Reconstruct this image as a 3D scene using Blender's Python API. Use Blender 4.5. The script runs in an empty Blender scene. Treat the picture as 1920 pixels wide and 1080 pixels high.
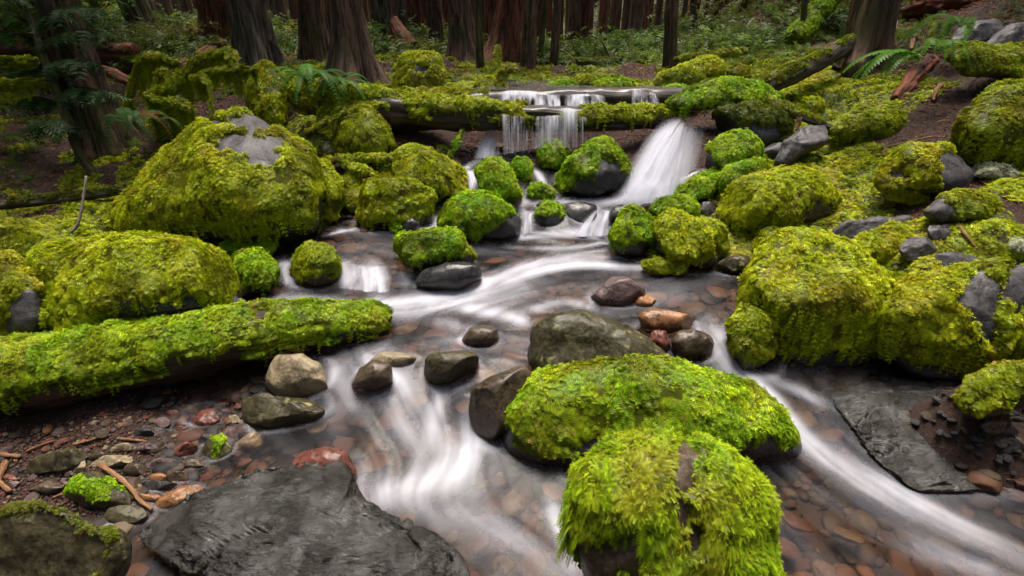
import bpy, bmesh, math, random
import numpy as np
from math import radians, pi
RNG = np.random.default_rng(7)
random.seed(7)
SC = bpy.context.scene
COL = SC.collection

# ------------------------------------------------------------------ camera frame (used to survey the place from the photograph)
H = 1.6
PITCH = radians(27.0)
FPX = 960.0
CAM = np.array([0.0, 0.0, H])
FWD = np.array([0.0, math.cos(PITCH), -math.sin(PITCH)])
UPV = np.array([0.0, math.sin(PITCH), math.cos(PITCH)])
RGT = np.array([1.0, 0.0, 0.0])
def ray(px, py):
    return RGT * ((px - 960.0) / FPX) + UPV * ((540.0 - py) / FPX) + FWD
def at(px, py, d):
    return CAM + ray(px, py) * d
def atz(px, py, z):
    r = ray(px, py)
    return CAM + r * ((z - H) / r[2])
def depz(px, py, z):
    return (z - H) / ray(px, py)[2]
def survey(P):
    q = P - CAM
    d = q @ FWD
    d = np.where(d < 0.05, 0.05, d)
    return 960 + FPX * (q @ RGT) / d, 540 - FPX * (q @ UPV) / d, d

# ------------------------------------------------------------------ numpy noise
def _hash(ix, iy, iz, seed):
    h = (ix * np.uint32(374761393) + iy * np.uint32(668265263) + iz * np.uint32(2147483647) + np.uint32(seed * 1013904223 & 0xffffffff))
    h = (h ^ (h >> np.uint32(13))) * np.uint32(1274126177)
    h = (h ^ (h >> np.uint32(16))) * np.uint32(2246822519)
    return ((h ^ (h >> np.uint32(15))) & np.uint32(0xffffff)).astype(np.float32) / np.float32(0x7fffff) - 1.0
def vnoise(p, seed=0):
    p = np.asarray(p, np.float32)
    f = np.floor(p)
    t = p - f
    t = t * t * t * (t * (t * 6 - 15) + 10)
    i = f.astype(np.int64).astype(np.uint32)
    out = 0
    for dx in (0, 1):
        wx = t[:, 0] if dx else 1 - t[:, 0]
        for dy in (0, 1):
            wy = t[:, 1] if dy else 1 - t[:, 1]
            for dz in (0, 1):
                wz = t[:, 2] if dz else 1 - t[:, 2]
                out = out + wx * wy * wz * _hash(i[:, 0] + np.uint32(dx), i[:, 1] + np.uint32(dy), i[:, 2] + np.uint32(dz), seed)
    return out
def fbm(p, octv=4, seed=0, gain=0.5):
    p = np.asarray(p, np.float32)
    s = 0; a = 1.0; tot = 0
    for k in range(octv):
        s = s + a * vnoise(p * (2.03 ** k) + 17.3 * k, seed + k)
        tot += a; a *= gain
    return s / tot * 1.5
def sstep(a, b, x):
    t = np.clip((x - a) / (b - a), 0, 1)
    return t * t * (3 - 2 * t)

# ------------------------------------------------------------------ mesh helpers
def mesh_object(name, V, F, mat, loc=None, parent=None, smooth=True, attrs=None, colors=None):
    """V (n,3) world coords, F (m,3|4) int array or list of arrays. attrs: dict name->float per vertex. colors (n,3) -> 'Col'"""
    V = np.asarray(V, np.float32)
    Fs = F if isinstance(F, list) else [F]
    Fs = [np.asarray(f, np.int32) for f in Fs if len(f)]
    base = np.zeros(3) if loc is None else np.asarray(loc, float)
    if parent is not None and loc is None:
        base = np.array(parent['_b'])
    me = bpy.data.meshes.new(name)
    me.vertices.add(len(V))
    me.vertices.foreach_set('co', (V - base.astype(np.float32)).ravel())
    nl = sum(f.size for f in Fs); npol = sum(len(f) for f in Fs)
    me.loops.add(nl); me.polygons.add(npol)
    me.loops.foreach_set('vertex_index', np.concatenate([f.ravel() for f in Fs]))
    ls = np.concatenate([np.full(len(f), f.shape[1], np.int32) for f in Fs])
    st = np.concatenate([[0], np.cumsum(ls)[:-1]]).astype(np.int32)
    me.polygons.foreach_set('loop_start', st)
    me.polygons.foreach_set('use_smooth', np.full(npol, smooth, bool))
    if attrs:
        for k, v in attrs.items():
            a = me.attributes.new(k, 'FLOAT', 'POINT')
            a.data.foreach_set('value', np.asarray(v, np.float32))
    if colors is not None:
        a = me.color_attributes.new('Col', 'FLOAT_COLOR', 'POINT')
        c = np.ones((len(V), 4), np.float32); c[:, :3] = colors
        a.data.foreach_set('color', c.ravel())
    me.update(calc_edges=True)
    me.materials.append(mat)
    o = bpy.data.objects.new(name, me)
    COL.objects.link(o)
    if parent is not None:
        o.parent = parent
    else:
        o.location = base
        o['_b'] = [float(x) for x in base]
    return o
def empty(name, loc):
    o = bpy.data.objects.new(name, None)
    COL.objects.link(o)
    o.location = loc; o['_b'] = [float(x) for x in loc]
    o.empty_display_size = 0.05
    return o
def tag(o, label=None, cat=None, group=None, kind=None):
    if label: o['label'] = label
    if cat: o['category'] = cat
    if group: o['group'] = group
    if kind: o['kind'] = kind
    return o
def vnormals(V, F):
    n = np.zeros_like(V)
    for f in (F if isinstance(F, list) else [F]):
        a, b, c = V[f[:, 0]], V[f[:, 1]], V[f[:, 2]]
        fn = np.cross(b - a, c - a)
        if f.shape[1] == 4:
            fn = np.cross(c - a, V[f[:, 3]] - b)
        for k in range(f.shape[1]):
            np.add.at(n, f[:, k], fn)
    l = np.linalg.norm(n, axis=1, keepdims=True); l[l == 0] = 1
    return n / l
_ICO = {}
def ico(sub):
    if sub not in _ICO:
        bm = bmesh.new()
        bmesh.ops.create_icosphere(bm, subdivisions=sub, radius=1.0)
        V = np.array([v.co[:] for v in bm.verts]); F = np.array([[v.index for v in f.verts] for f in bm.faces])
        bm.free(); _ICO[sub] = (V / np.linalg.norm(V, axis=1, keepdims=True), F)
    return _ICO[sub]
def norm(v):
    v = np.asarray(v, float)
    l = np.linalg.norm(v, axis=-1, keepdims=True)
    return v / np.where(l == 0, 1, l)
def smooth_path(pts, n):
    """Catmull-Rom resample of (k,m) points to n points"""
    P = np.asarray(pts, float)
    if len(P) == 2:
        t = np.linspace(0, 1, n)[:, None]
        return P[0] * (1 - t) + P[1] * t
    P = np.vstack([2 * P[0] - P[1], P, 2 * P[-1] - P[-2]])
    k = len(P) - 3
    u = np.linspace(0, k - 1e-6, n); i = u.astype(int); t = (u - i)[:, None]
    p0, p1, p2, p3 = P[i], P[i + 1], P[i + 2], P[i + 3]
    return 0.5 * ((2 * p1) + (-p0 + p2) * t + (2 * p0 - 5 * p1 + 4 * p2 - p3) * t ** 2 + (-p0 + 3 * p1 - 3 * p2 + p3) * t ** 3)
def tube(path, rad, nseg=10, caps=True):
    """returns V,F quads (+tri caps) for a tube along path (n,3), radius (n,), plus param arrays (u along, theta)"""
    P = np.asarray(path, float); n = len(P)
    rad = np.broadcast_to(np.asarray(rad, float), (n,))
    T = norm(np.gradient(P, axis=0))
    up = np.array([0, 0, 1.0]) if abs(T[0, 2]) < 0.9 else np.array([0, 1.0, 0])
    A = np.zeros_like(P); a = norm(np.cross(np.cross(T[0], up), T[0]))
    for i in range(n):
        a = a - T[i] * (a @ T[i]); a = a / np.linalg.norm(a); A[i] = a
    B = np.cross(T, A)
    th = np.linspace(0, 2 * pi, nseg, endpoint=False)
    V = P[:, None] + rad[:, None, None] * (np.cos(th)[None, :, None] * A[:, None] + np.sin(th)[None, :, None] * B[:, None])
    i = np.arange(n - 1)[:, None] * nseg; j = np.arange(nseg)[None]; j2 = (j + 1) % nseg
    F = np.stack([i + j, i + j2, i + nseg + j2, i + nseg + j], -1).reshape(-1, 4)
    V = V.reshape(-1, 3)
    Fl = [F]
    if caps:
        k = len(V); V = np.vstack([V, P[0], P[-1]])
        jj = np.arange(nseg); j2 = (jj + 1) % nseg
        c1 = np.stack([np.full(nseg, k), j2, jj], -1)
        o = (n - 1) * nseg
        c2 = np.stack([np.full(nseg, k + 1), o + jj, o + j2], -1)
        Fl.append(np.vstack([c1, c2]))
    return V, Fl, (T, A, B)
class Acc:
    """collects pieces of one mesh"""
    def __init__(s): s.V = []; s.F = {3: [], 4: []}; s.C = []; s.n = 0
    def add(s, V, F, C=None):
        for f in (F if isinstance(F, list) else [F]):
            if len(f): s.F[f.shape[1]].append(np.asarray(f) + s.n)
        s.V.append(V); s.n += len(V)
        if C is not None: s.C.append(np.broadcast_to(C, (len(V), 3)))
    def get(s):
        return np.vstack(s.V), [np.vstack(x) for x in s.F.values() if x], (np.vstack(s.C) if s.C else None)
    def build(s, name, mat, **k):
        V, F, C = s.get()
        return mesh_object(name, V, F, mat, colors=C, **k)

# ------------------------------------------------------------------ frond templates (moss sprigs, strands, leaves)
def tri_template(tris):
    V = np.array(tris, float).reshape(-1, 3)
    return V, np.arange(len(V)).reshape(-1, 3)
def sprig(npair, w=0.32, curl=0.35, leaf=0.9, th=1.0):
    """feathery sprig along +y of length 1, bending to -z at the tip; x across"""
    tr = []
    def pt(t, x=0, dz=0): return (x, t, -curl * t * t + dz)
    tr.append([pt(0, -0.035), pt(0, 0.035), pt(1, 0)])
    for k in range(npair):
        t = 0.1 + 0.78 * (k + 0.5) / npair
        L = w * (0.55 + 0.45 * math.sin(pi * min(1, 0.25 + 0.8 * t))) * leaf
        for sgn in (-1, 1):
            dt = 0.5 / npair
            tr.append([pt(t - dt * .55 * th, 0), pt(t + dt * .45 * th, 0), pt(t + 0.13, sgn * L, 0.05 - 0.10 * random.random())])
    return tri_template(tr)
SPRIG = {'near': [sprig(8, .30, .35, .9, .75), sprig(7, .36, .6, .9, .7), sprig(9, .24, .2, .9, .8), sprig(7, .30, .9, .9, .75)],
         'spray': [sprig(6, .36), sprig(5, .44, .55), sprig(6, .30, .15)],
         'mid': [sprig(3, .42, .4, 1.0), sprig(3, .5, .6, 1.1)],
         'far': [tri_template([[(-.16, 0, 0), (.16, 0, 0), (.05, 1, -.3)], [(-.3, .35, 0.02), (.0, .2, .05), (.34, .7, -.2)]])],
         'strand': [sprig(9, .13, .10, 1.0), sprig(8, .17, .02, 1.0)]}
def scatter_template(temps, P, D, N, L, wid=1.0, rng=RNG):
    """place templates at P pointing along D with 'up' N, length L. returns V,F,idx(instance per vertex),t(along 0..1)"""
    n = len(P)
    D = norm(D)
    X = norm(np.cross(D, N) + 1e-9)
    Z = np.cross(X, D)
    which = rng.integers(0, len(temps), n)
    Vs, Fs, Is, Ts = [], [], [], []; off = 0
    for k, (tv, tf) in enumerate(temps):
        s = np.where(which == k)[0]
        if not len(s): continue
        B = np.stack([X[s] * wid, D[s], Z[s]], 1) * L[s][:, None, None]
        V = np.einsum('vk,nkc->nvc', tv, B) + P[s][:, None]
        m = len(tv)
        Fs.append((tf[None] + (np.arange(len(s)) * m)[:, None, None] + off).reshape(-1, 3))
        Vs.append(V.reshape(-1, 3)); Is.append(np.repeat(s, m)); Ts.append(np.tile(tv[:, 1], len(s)))
        off += len(s) * m
    return np.vstack(Vs), np.vstack(Fs), np.concatenate(Is), np.concatenate(Ts)
def sample_tris(V, F, w, density, rng=RNG):
    """sample points on triangles, weight w per face; returns face idx, points, barycentrics"""
    a, b, c = V[F[:, 0]], V[F[:, 1]], V[F[:, 2]]
    ar = 0.5 * np.linalg.norm(np.cross(b - a, c - a), axis=1) * w
    tot = ar.sum()
    n = int(tot * density)
    if n < 1: return np.zeros(0, int), np.zeros((0, 3)), np.zeros((0, 3))
    cs = np.cumsum(ar); fi = np.searchsorted(cs, rng.random(n) * cs[-1]); fi = np.clip(fi, 0, len(F) - 1)
    u, v = rng.random(n), rng.random(n)
    s = u + v > 1; u[s] = 1 - u[s]; v[s] = 1 - v[s]
    bc = np.stack([1 - u - v, u, v], 1)
    return fi, a[fi] * bc[:, :1] + b[fi] * bc[:, 1:2] + c[fi] * bc[:, 2:], bc
def to_tris(F):
    out = []
    for f in (F if isinstance(F, list) else [F]):
        if f.shape[1] == 3: out.append(f)
        else: out += [f[:, [0, 1, 2]], f[:, [0, 2, 3]]]
    return np.vstack(out)
# ------------------------------------------------------------------ materials
def newmat(name):
    m = bpy.data.materials.new(name); m.use_nodes = True
    nt = m.node_tree; nt.nodes.clear()
    return m, nt
class NB:
    def __init__(s, nt): s.nt = nt
    def __call__(s, t, **k):
        n = s.nt.nodes.new(t)
        for a, v in k.items():
            if a.startswith('i_'):
                key = a[2:]
                n.inputs[int(key) if key.isdigit() else key.replace('_', ' ')].default_value = v
            else: setattr(n, a, v)
        return n
    def link(s, a, b): s.nt.links.new(a, b)
def c4(c): return (c[0], c[1], c[2], 1.0)
def srgb(r, g, b):
    return tuple(((x / 255) / 12.92 if x / 255 <= 0.04045 else ((x / 255 + 0.055) / 1.055) ** 2.4) for x in (r, g, b))

def moss_material(name, trans=0.35, attr='Col'):
    m, nt = newmat(name); N = NB(nt)
    out = N('ShaderNodeOutputMaterial')
    at_ = N('ShaderNodeAttribute', attribute_name=attr)
    dif = N('ShaderNodeBsdfDiffuse', i_Roughness=0.6)
    tr = N('ShaderNodeBsdfTranslucent')
    mx = N('ShaderNodeMixShader', i_0=trans)
    gl = N('ShaderNodeBsdfGlossy', i_Roughness=0.45); gl.inputs['Color'].default_value = (0.8, 0.85, 0.75, 1)
    mg = N('ShaderNodeMixShader', i_0=0.014)
    N.link(at_.outputs['Color'], dif.inputs['Color']); N.link(at_.outputs['Color'], tr.inputs['Color'])
    N.link(dif.outputs[0], mx.inputs[1]); N.link(tr.outputs[0], mx.inputs[2])
    N.link(mx.outputs[0], mg.inputs[1]); N.link(gl.outputs[0], mg.inputs[2])
    N.link(mg.outputs[0], out.inputs[0])
    return m

def rock_material(name, c1, c2, c3=None, rough=(0.25, 0.6), spec=0.3, lichen=None, scale=9.0, bump=0.5, wet=0.0, streak=None, moss=True):
    m, nt = newmat(name); N = NB(nt)
    out = N('ShaderNodeOutputMaterial'); p = N('ShaderNodeBsdfPrincipled')
    N.link(p.outputs[0], out.inputs[0])
    tc = N('ShaderNodeTexCoord'); oi = N('ShaderNodeObjectInfo')
    add = N('ShaderNodeVectorMath', operation='ADD')
    mul = N('ShaderNodeVectorMath', operation='SCALE'); mul.inputs['Scale'].default_value = 1.0
    cmb = N('ShaderNodeCombineXYZ')
    mm = N('ShaderNodeMath', operation='MULTIPLY', i_1=37.0)
    N.link(oi.outputs['Random'], mm.inputs[0]); N.link(mm.outputs[0], cmb.inputs[0]); N.link(mm.outputs[0], cmb.inputs[1])
    N.link(tc.outputs['Object'], add.inputs[0]); N.link(cmb.outputs[0], add.inputs[1])
    vec = add.outputs[0]
    if streak:
        mp = N('ShaderNodeMapping'); mp.inputs['Scale'].default_value = streak[0]; mp.inputs['Rotation'].default_value = streak[1]
        N.link(vec, mp.inputs[0]); svec = mp.outputs[0]
    else: svec = vec
    n1 = N('ShaderNodeTexNoise', i_Scale=scale, i_Detail=9.0, i_Roughness=0.62); N.link(svec, n1.inputs['Vector'])
    n2 = N('ShaderNodeTexNoise', i_Scale=scale * 8, i_Detail=6.0, i_Roughness=0.7); N.link(svec, n2.inputs['Vector'])
    r1 = N('ShaderNodeValToRGB'); r1.color_ramp.elements[0].position = 0.36; r1.color_ramp.elements[1].position = 0.66
    r1.color_ramp.elements[0].color = c4(c1); r1.color_ramp.elements[1].color = c4(c2)
    N.link(n1.outputs['Fac'], r1.inputs[0]); col = r1.outputs[0]
    r2 = N('ShaderNodeValToRGB'); r2.color_ramp.elements[0].position = 0.42; r2.color_ramp.elements[1].position = 0.68
    N.link(n2.outputs['Fac'], r2.inputs[0])
    mix = N('ShaderNodeMix', data_type='RGBA'); N.link(r2.outputs[0], mix.inputs[0]); N.link(col, mix.inputs[6])
    mix.inputs[7].default_value = c4(c3 or tuple(min(1, x * 1.7 + 0.01) for x in c2)); 
    sc_ = N('ShaderNodeMath', operation='MULTIPLY', i_1=0.55); N.link(r2.outputs[0], sc_.inputs[0]); N.link(sc_.outputs[0], mix.inputs[0])
    col = mix.outputs[2]
    if lichen:
        v = N('ShaderNodeTexNoise', i_Scale=lichen[1], i_Detail=5.0, i_Roughness=0.6); N.link(vec, v.inputs['Vector'])
        rr = N('ShaderNodeValToRGB'); rr.color_ramp.elements[0].position = lichen[2]; rr.color_ramp.elements[1].position = lichen[2] + 0.07
        N.link(v.outputs['Fac'], rr.inputs[0])
        ml = N('ShaderNodeMix', data_type='RGBA'); N.link(rr.outputs[0], ml.inputs[0]); N.link(col, ml.inputs[6]); ml.inputs[7].default_value = c4(lichen[0])
        col = ml.outputs[2]
    if moss:
        a = N('ShaderNodeAttribute', attribute_name='mossm')
        ma = N('ShaderNodeMix', data_type='RGBA'); N.link(a.outputs['Fac'], ma.inputs[0]); N.link(col, ma.inputs[6]); ma.inputs[7].default_value = (0.035, 0.045, 0.008, 1)
        col = ma.outputs[2]
    N.link(col, p.inputs['Base Color'])
    rmap = N('ShaderNodeMapRange', i_3=rough[0], i_4=rough[1]); rmap.inputs[1].default_value = 0.35; rmap.inputs[2].default_value = 0.65
    N.link(n1.outputs['Fac'], rmap.inputs[0]); N.link(rmap.outputs[0], p.inputs['Roughness'])
    p.inputs['Specular IOR Level'].default_value = spec
    if wet:
        p.inputs['Coat Weight'].default_value = wet; p.inputs['Coat Roughness'].default_value = 0.12; p.inputs['Coat IOR'].default_value = 1.40 + (.22 if wet > .9 else 0)
        nw = N('ShaderNodeTexNoise', i_Scale=scale * .9, i_Detail=5.0, i_Roughness=0.65); N.link(vec, nw.inputs['Vector'])
        mw_ = N('ShaderNodeMapRange', i_3=0.1 * wet, i_4=wet); mw_.inputs[1].default_value = 0.42; mw_.inputs[2].default_value = 0.60
        N.link(nw.outputs['Fac'], mw_.inputs[0]); N.link(mw_.outputs[0], p.inputs['Coat Weight'])
    b1 = N('ShaderNodeBump', i_Strength=bump, i_Distance=0.02); N.link(n1.outputs['Fac'], b1.inputs['Height'])
    b2 = N('ShaderNodeBump', i_Strength=bump * 0.7, i_Distance=0.004); N.link(n2.outputs['Fac'], b2.inputs['Height']); N.link(b1.outputs[0], b2.inputs['Normal'])
    N.link(b2.outputs[0], p.inputs['Normal'])
    if wet: N.link(b2.outputs[0], p.inputs['Coat Normal'])
    return m

def bark_material(name, c1, c2, moss=(0.05, 0.06, 0.012), mossamt=0.55, sc=(14, 14, 1.6), rough=0.85, wet=0.0, bump=1.0):
    """stretched along the attribute 'along' (v, metres) and angle attributes stored in UV-free floats"""
    m, nt = newmat(name); N = NB(nt)
    out = N('ShaderNodeOutputMaterial'); p = N('ShaderNodeBsdfPrincipled'); N.link(p.outputs[0], out.inputs[0])
    ax = N('ShaderNodeAttribute', attribute_name='bx'); ay = N('ShaderNodeAttribute', attribute_name='by'); az = N('ShaderNodeAttribute', attribute_name='bz')
    cm = N('ShaderNodeCombineXYZ'); N.link(ax.outputs['Fac'], cm.inputs[0]); N.link(ay.outputs['Fac'], cm.inputs[1]); N.link(az.outputs['Fac'], cm.inputs[2])
    mp = N('ShaderNodeMapping'); mp.inputs['Scale'].default_value = sc; N.link(cm.outputs[0], mp.inputs[0])
    n1 = N('ShaderNodeTexNoise', i_Scale=2.2, i_Detail=10.0, i_Roughness=0.72, i_Distortion=0.5); N.link(mp.outputs[0], n1.inputs['Vector'])
    n3 = N('ShaderNodeTexNoise', i_Scale=2.2, i_Detail=4.0); N.link(cm.outputs[0], n3.inputs['Vector'])
    r = N('ShaderNodeValToRGB'); r.color_ramp.elements[0].position = 0.42; r.color_ramp.elements[1].position = 0.60
    r.color_ramp.elements[0].color = c4(c1); r.color_ramp.elements[1].color = c4(c2); N.link(n1.outputs['Fac'], r.inputs[0])
    a = N('ShaderNodeAttribute', attribute_name='mossm')
    rr = N('ShaderNodeMapRange', i_3=0.0, i_4=mossamt); rr.inputs[1].default_value = 0.47; rr.inputs[2].default_value = 0.62; N.link(n3.outputs['Fac'], rr.inputs[0])
    ad = N('ShaderNodeMath', operation='ADD', use_clamp=True); N.link(rr.outputs[0], ad.inputs[0]); N.link(a.outputs['Fac'], ad.inputs[1])
    mx = N('ShaderNodeMix', data_type='RGBA'); N.link(ad.outputs[0], mx.inputs[0]); N.link(r.outputs[0], mx.inputs[6]); mx.inputs[7].default_value = c4(moss)
    N.link(mx.outputs[2], p.inputs['Base Color'])
    p.inputs['Roughness'].default_value = rough; p.inputs['Specular IOR Level'].default_value = 0.3
    if wet:
        p.inputs['Coat Weight'].default_value = wet; p.inputs['Coat Roughness'].default_value = 0.2
    b = N('ShaderNodeBump', i_Strength=bump, i_Distance=0.02); N.link(n1.outputs['Fac'], b.inputs['Height']); N.link(b.outputs[0], p.inputs['Normal'])
    return m

def vcol_material(name, rough=0.6, trans=0.0, spec=0.3):
    m, nt = newmat(name); N = NB(nt)
    out = N('ShaderNodeOutputMaterial'); p = N('ShaderNodeBsdfPrincipled')
    a = N('ShaderNodeAttribute', attribute_name='Col'); N.link(a.outputs['Color'], p.inputs['Base Color'])
    p.inputs['Roughness'].default_value = rough; p.inputs['Specular IOR Level'].default_value = spec
    if trans:
        t = N('ShaderNodeBsdfTranslucent'); N.link(a.outputs['Color'], t.inputs['Color'])
        mx = N('ShaderNodeMixShader', i_0=trans); N.link(p.outputs[0], mx.inputs[1]); N.link(t.outputs[0], mx.inputs[2]); N.link(mx.outputs[0], out.inputs[0])
    else: N.link(p.outputs[0], out.inputs[0])
    return m

def foam_shader(N, fac_out):
    """white aerated water: diffuse + translucent, mixed over what is below by the foam amount"""
    d = N('ShaderNodeBsdfDiffuse'); d.inputs['Color'].default_value = (0.56, 0.57, 0.65, 1)
    t = N('ShaderNodeBsdfTranslucent'); t.inputs['Color'].default_value = (0.56, 0.57, 0.65, 1)
    mx = N('ShaderNodeMixShader', i_0=0.35); N.link(d.outputs[0], mx.inputs[1]); N.link(t.outputs[0], mx.inputs[2])
    return mx.outputs[0]
def water_material():
    m, nt = newmat('stream_water'); N = NB(nt)
    out = N('ShaderNodeOutputMaterial')
    a = N('ShaderNodeAttribute', attribute_name='foam'); 
    tr = N('ShaderNodeBsdfTransparent'); tr.inputs['Color'].default_value = (0.80, 0.69, 0.56, 1)
    gl = N('ShaderNodeBsdfGlossy', i_Roughness=0.24)
    fr = N('ShaderNodeFresnel', i_IOR=1.33)
    frm = N('ShaderNodeMath', operation='MULTIPLY', i_1=0.42); N.link(fr.outputs[0], frm.inputs[0])
    mx = N('ShaderNodeMixShader'); N.link(frm.outputs[0], mx.inputs[0]); N.link(tr.outputs[0], mx.inputs[1]); N.link(gl.outputs[0], mx.inputs[2])
    f = foam_shader(N, None)
    m2 = N('ShaderNodeMixShader'); N.link(a.outputs['Fac'], m2.inputs[0]); N.link(mx.outputs[0], m2.inputs[1]); N.link(f, m2.inputs[2])
    N.link(m2.outputs[0], out.inputs[0])
    return m
def fall_material():
    m, nt = newmat('falling_water'); N = NB(nt)
    out = N('ShaderNodeOutputMaterial')
    a = N('ShaderNodeAttribute', attribute_name='foam')
    tr = N('ShaderNodeBsdfTransparent')
    f = foam_shader(N, None)
    m2 = N('ShaderNodeMixShader'); N.link(a.outputs['Fac'], m2.inputs[0]); N.link(tr.outputs[0], m2.inputs[1]); N.link(f, m2.inputs[2])
    N.link(m2.outputs[0], out.inputs[0])
    return m
def ground_material():
    m, nt = newmat('forest_floor'); N = NB(nt)
    out = N('ShaderNodeOutputMaterial'); p = N('ShaderNodeBsdfPrincipled'); N.link(p.outputs[0], out.inputs[0])
    tc = N('ShaderNodeTexCoord'); v = tc.outputs['Object']
    n1 = N('ShaderNodeTexNoise', i_Scale=3.0, i_Detail=10.0, i_Roughness=0.7); N.link(v, n1.inputs['Vector'])
    n2 = N('ShaderNodeTexNoise', i_Scale=60.0, i_Detail=6.0, i_Roughness=0.75); N.link(v, n2.inputs['Vector'])
    r = N('ShaderNodeValToRGB'); e = r.color_ramp.elements
    e[0].position = 0.3; e[0].color = (0.004, 0.002, 0.0012, 1); e[1].position = 0.7; e[1].color = (0.085, 0.030, 0.013, 1)
    k = e.new(0.5); k.color = (0.028, 0.010, 0.005, 1)
    N.link(n2.outputs['Fac'], r.inputs[0])
    am = N('ShaderNodeAttribute', attribute_name='mossm')
    mx = N('ShaderNodeMix', data_type='RGBA'); N.link(am.outputs['Fac'], mx.inputs[0]); N.link(r.outputs[0], mx.inputs[6]); mx.inputs[7].default_value = (0.045, 0.055, 0.009, 1)
    ab = N('ShaderNodeAttribute', attribute_name='bed')
    rb = N('ShaderNodeValToRGB'); e = rb.color_ramp.elements
    vo = N('ShaderNodeTexNoise', i_Scale=7.0, i_Detail=4.0); N.link(v, vo.inputs['Vector'])
    e[0].position = 0.3; e[0].color = (0.016, 0.009, 0.006, 1); e[1].position = 0.7; e[1].color = (0.085, 0.036, 0.020, 1); k = e.new(0.5); k.color = (0.032, 0.016, 0.010, 1)
    N.link(vo.outputs['Fac'], rb.inputs[0])
    mb = N('ShaderNodeMix', data_type='RGBA'); N.link(ab.outputs['Fac'], mb.inputs[0]); N.link(mx.outputs[2], mb.inputs[6]); N.link(rb.outputs[0], mb.inputs[7])
    N.link(mb.outputs[2], p.inputs['Base Color']); p.inputs['Roughness'].default_value = 0.85
    b = N('ShaderNodeBump', i_Strength=0.9, i_Distance=0.03); N.link(n2.outputs['Fac'], b.inputs['Height']); N.link(b.outputs[0], p.inputs['Normal'])
    return m

M = {}
M['moss'] = moss_material('moss', 0.30)
M['water'] = water_material(); M['fall'] = fall_material(); M['ground'] = ground_material()
M['rock_gray'] = rock_material('gray_rock', (0.016, 0.015, 0.016), (0.058, 0.054, 0.057), rough=(0.35, 0.7), scale=7)
M['rock_dark'] = rock_material('dark_wet_rock', (0.008, 0.008, 0.009), (0.035, 0.033, 0.034), rough=(0.2, 0.45), wet=0.5, scale=8)
M['rock_brown'] = rock_material('brown_rock', (0.014, 0.010, 0.006), (0.060, 0.042, 0.026), rough=(0.25, 0.5), wet=0.35, scale=8)
M['rock_olive'] = rock_material('olive_rock', (0.009, 0.008, 0.004), (0.040, 0.034, 0.016), (0.10, 0.085, 0.04), rough=(0.3, 0.6), lichen=((0.20, 0.19, 0.08), 11, 0.61), scale=8)
M['rock_tan'] = rock_material('tan_rock', (0.08, 0.06, 0.035), (0.24, 0.19, 0.11), (0.32, 0.28, 0.19), rough=(0.35, 0.7), scale=9)
M['rock_orange'] = rock_material('orange_rock', (0.06, 0.024, 0.010), (0.25, 0.11, 0.042), (0.30, 0.17, 0.09), rough=(0.22, 0.4), wet=0.4, scale=9)
M['rock_red'] = rock_material('red_rock', (0.035, 0.010, 0.007), (0.15, 0.045, 0.030), (0.20, 0.09, 0.07), rough=(0.2, 0.42), wet=0.4, scale=10)
M['rock_mauve'] = rock_material('mauve_rock', (0.030, 0.018, 0.018), (0.11, 0.070, 0.066), (0.17, 0.12, 0.115), rough=(0.25, 0.5), wet=0.3, scale=10)
M['rock_slab'] = rock_material('wet_slab_rock', (0.004, 0.0038, 0.003), (0.013, 0.012, 0.009), (0.03, 0.028, 0.022), rough=(0.14, 0.36), spec=0.22, wet=1.0, scale=9, bump=.9, streak=((1.0, 2.6, 1.0), (0, 0, 0.6)))
M['bed_red'] = rock_material('drowned_red_stone', (0.016, 0.007, 0.005), (0.060, 0.022, 0.014), rough=(0.5, 0.7), scale=3, moss=False, bump=.2)
M['bed_brown'] = rock_material('drowned_brown_stone', (0.016, 0.011, 0.007), (0.075, 0.046, 0.026), rough=(0.5, 0.7), scale=3, moss=False, bump=.2)
M['bed_orange'] = rock_material('drowned_orange_stone', (0.028, 0.013, 0.007), (0.095, 0.044, 0.020), rough=(0.5, 0.7), scale=3, moss=False, bump=.2)
M['bark_brown'] = bark_material('brown_bark', (0.016, 0.010, 0.007), (0.16, 0.092, 0.06))
M['bark_gray'] = bark_material('gray_bark', (0.016, 0.013, 0.010), (0.16, 0.128, 0.092), mossamt=0.35)
M['bark_red'] = bark_material('red_bark', (0.020, 0.008, 0.005), (0.22, 0.078, 0.045), mossamt=0.15)
M['bark_far'] = bark_material('far_bark', (0.030, 0.018, 0.012), (0.18, 0.11, 0.075), mossamt=0.3)
M['bark_mossy'] = bark_material('mossy_bark', (0.018, 0.016, 0.006), (0.10, 0.095, 0.035), moss=(0.11, 0.12, 0.02), mossamt=0.8)
M['log_wet'] = bark_material('wet_log', (0.006, 0.004, 0.003), (0.050, 0.026, 0.016), mossamt=0.12, sc=(12, 12, 0.9), rough=0.5, wet=0.4)
M['log_red'] = bark_material('red_rotten_log', (0.025, 0.008, 0.005), (0.20, 0.060, 0.032), mossamt=0.25, sc=(12, 12, 0.8))
M['log_gray'] = bark_material('gray_log', (0.018, 0.014, 0.010), (0.13, 0.105, 0.075), mossamt=0.3, sc=(14, 14, 0.7))
M['stick'] = bark_material('dead_stick', (0.10, 0.045, 0.02), (0.32, 0.17, 0.085), mossamt=0.05, sc=(14, 14, 1.5))
M['stick_pale'] = bark_material('pale_stick', (0.16, 0.13, 0.11), (0.42, 0.36, 0.33), mossamt=0.1, sc=(14, 14, 1.5))
M['leaf'] = moss_material('leaves', 0.45)
M['litter'] = vcol_material('litter', 0.7)
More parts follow.
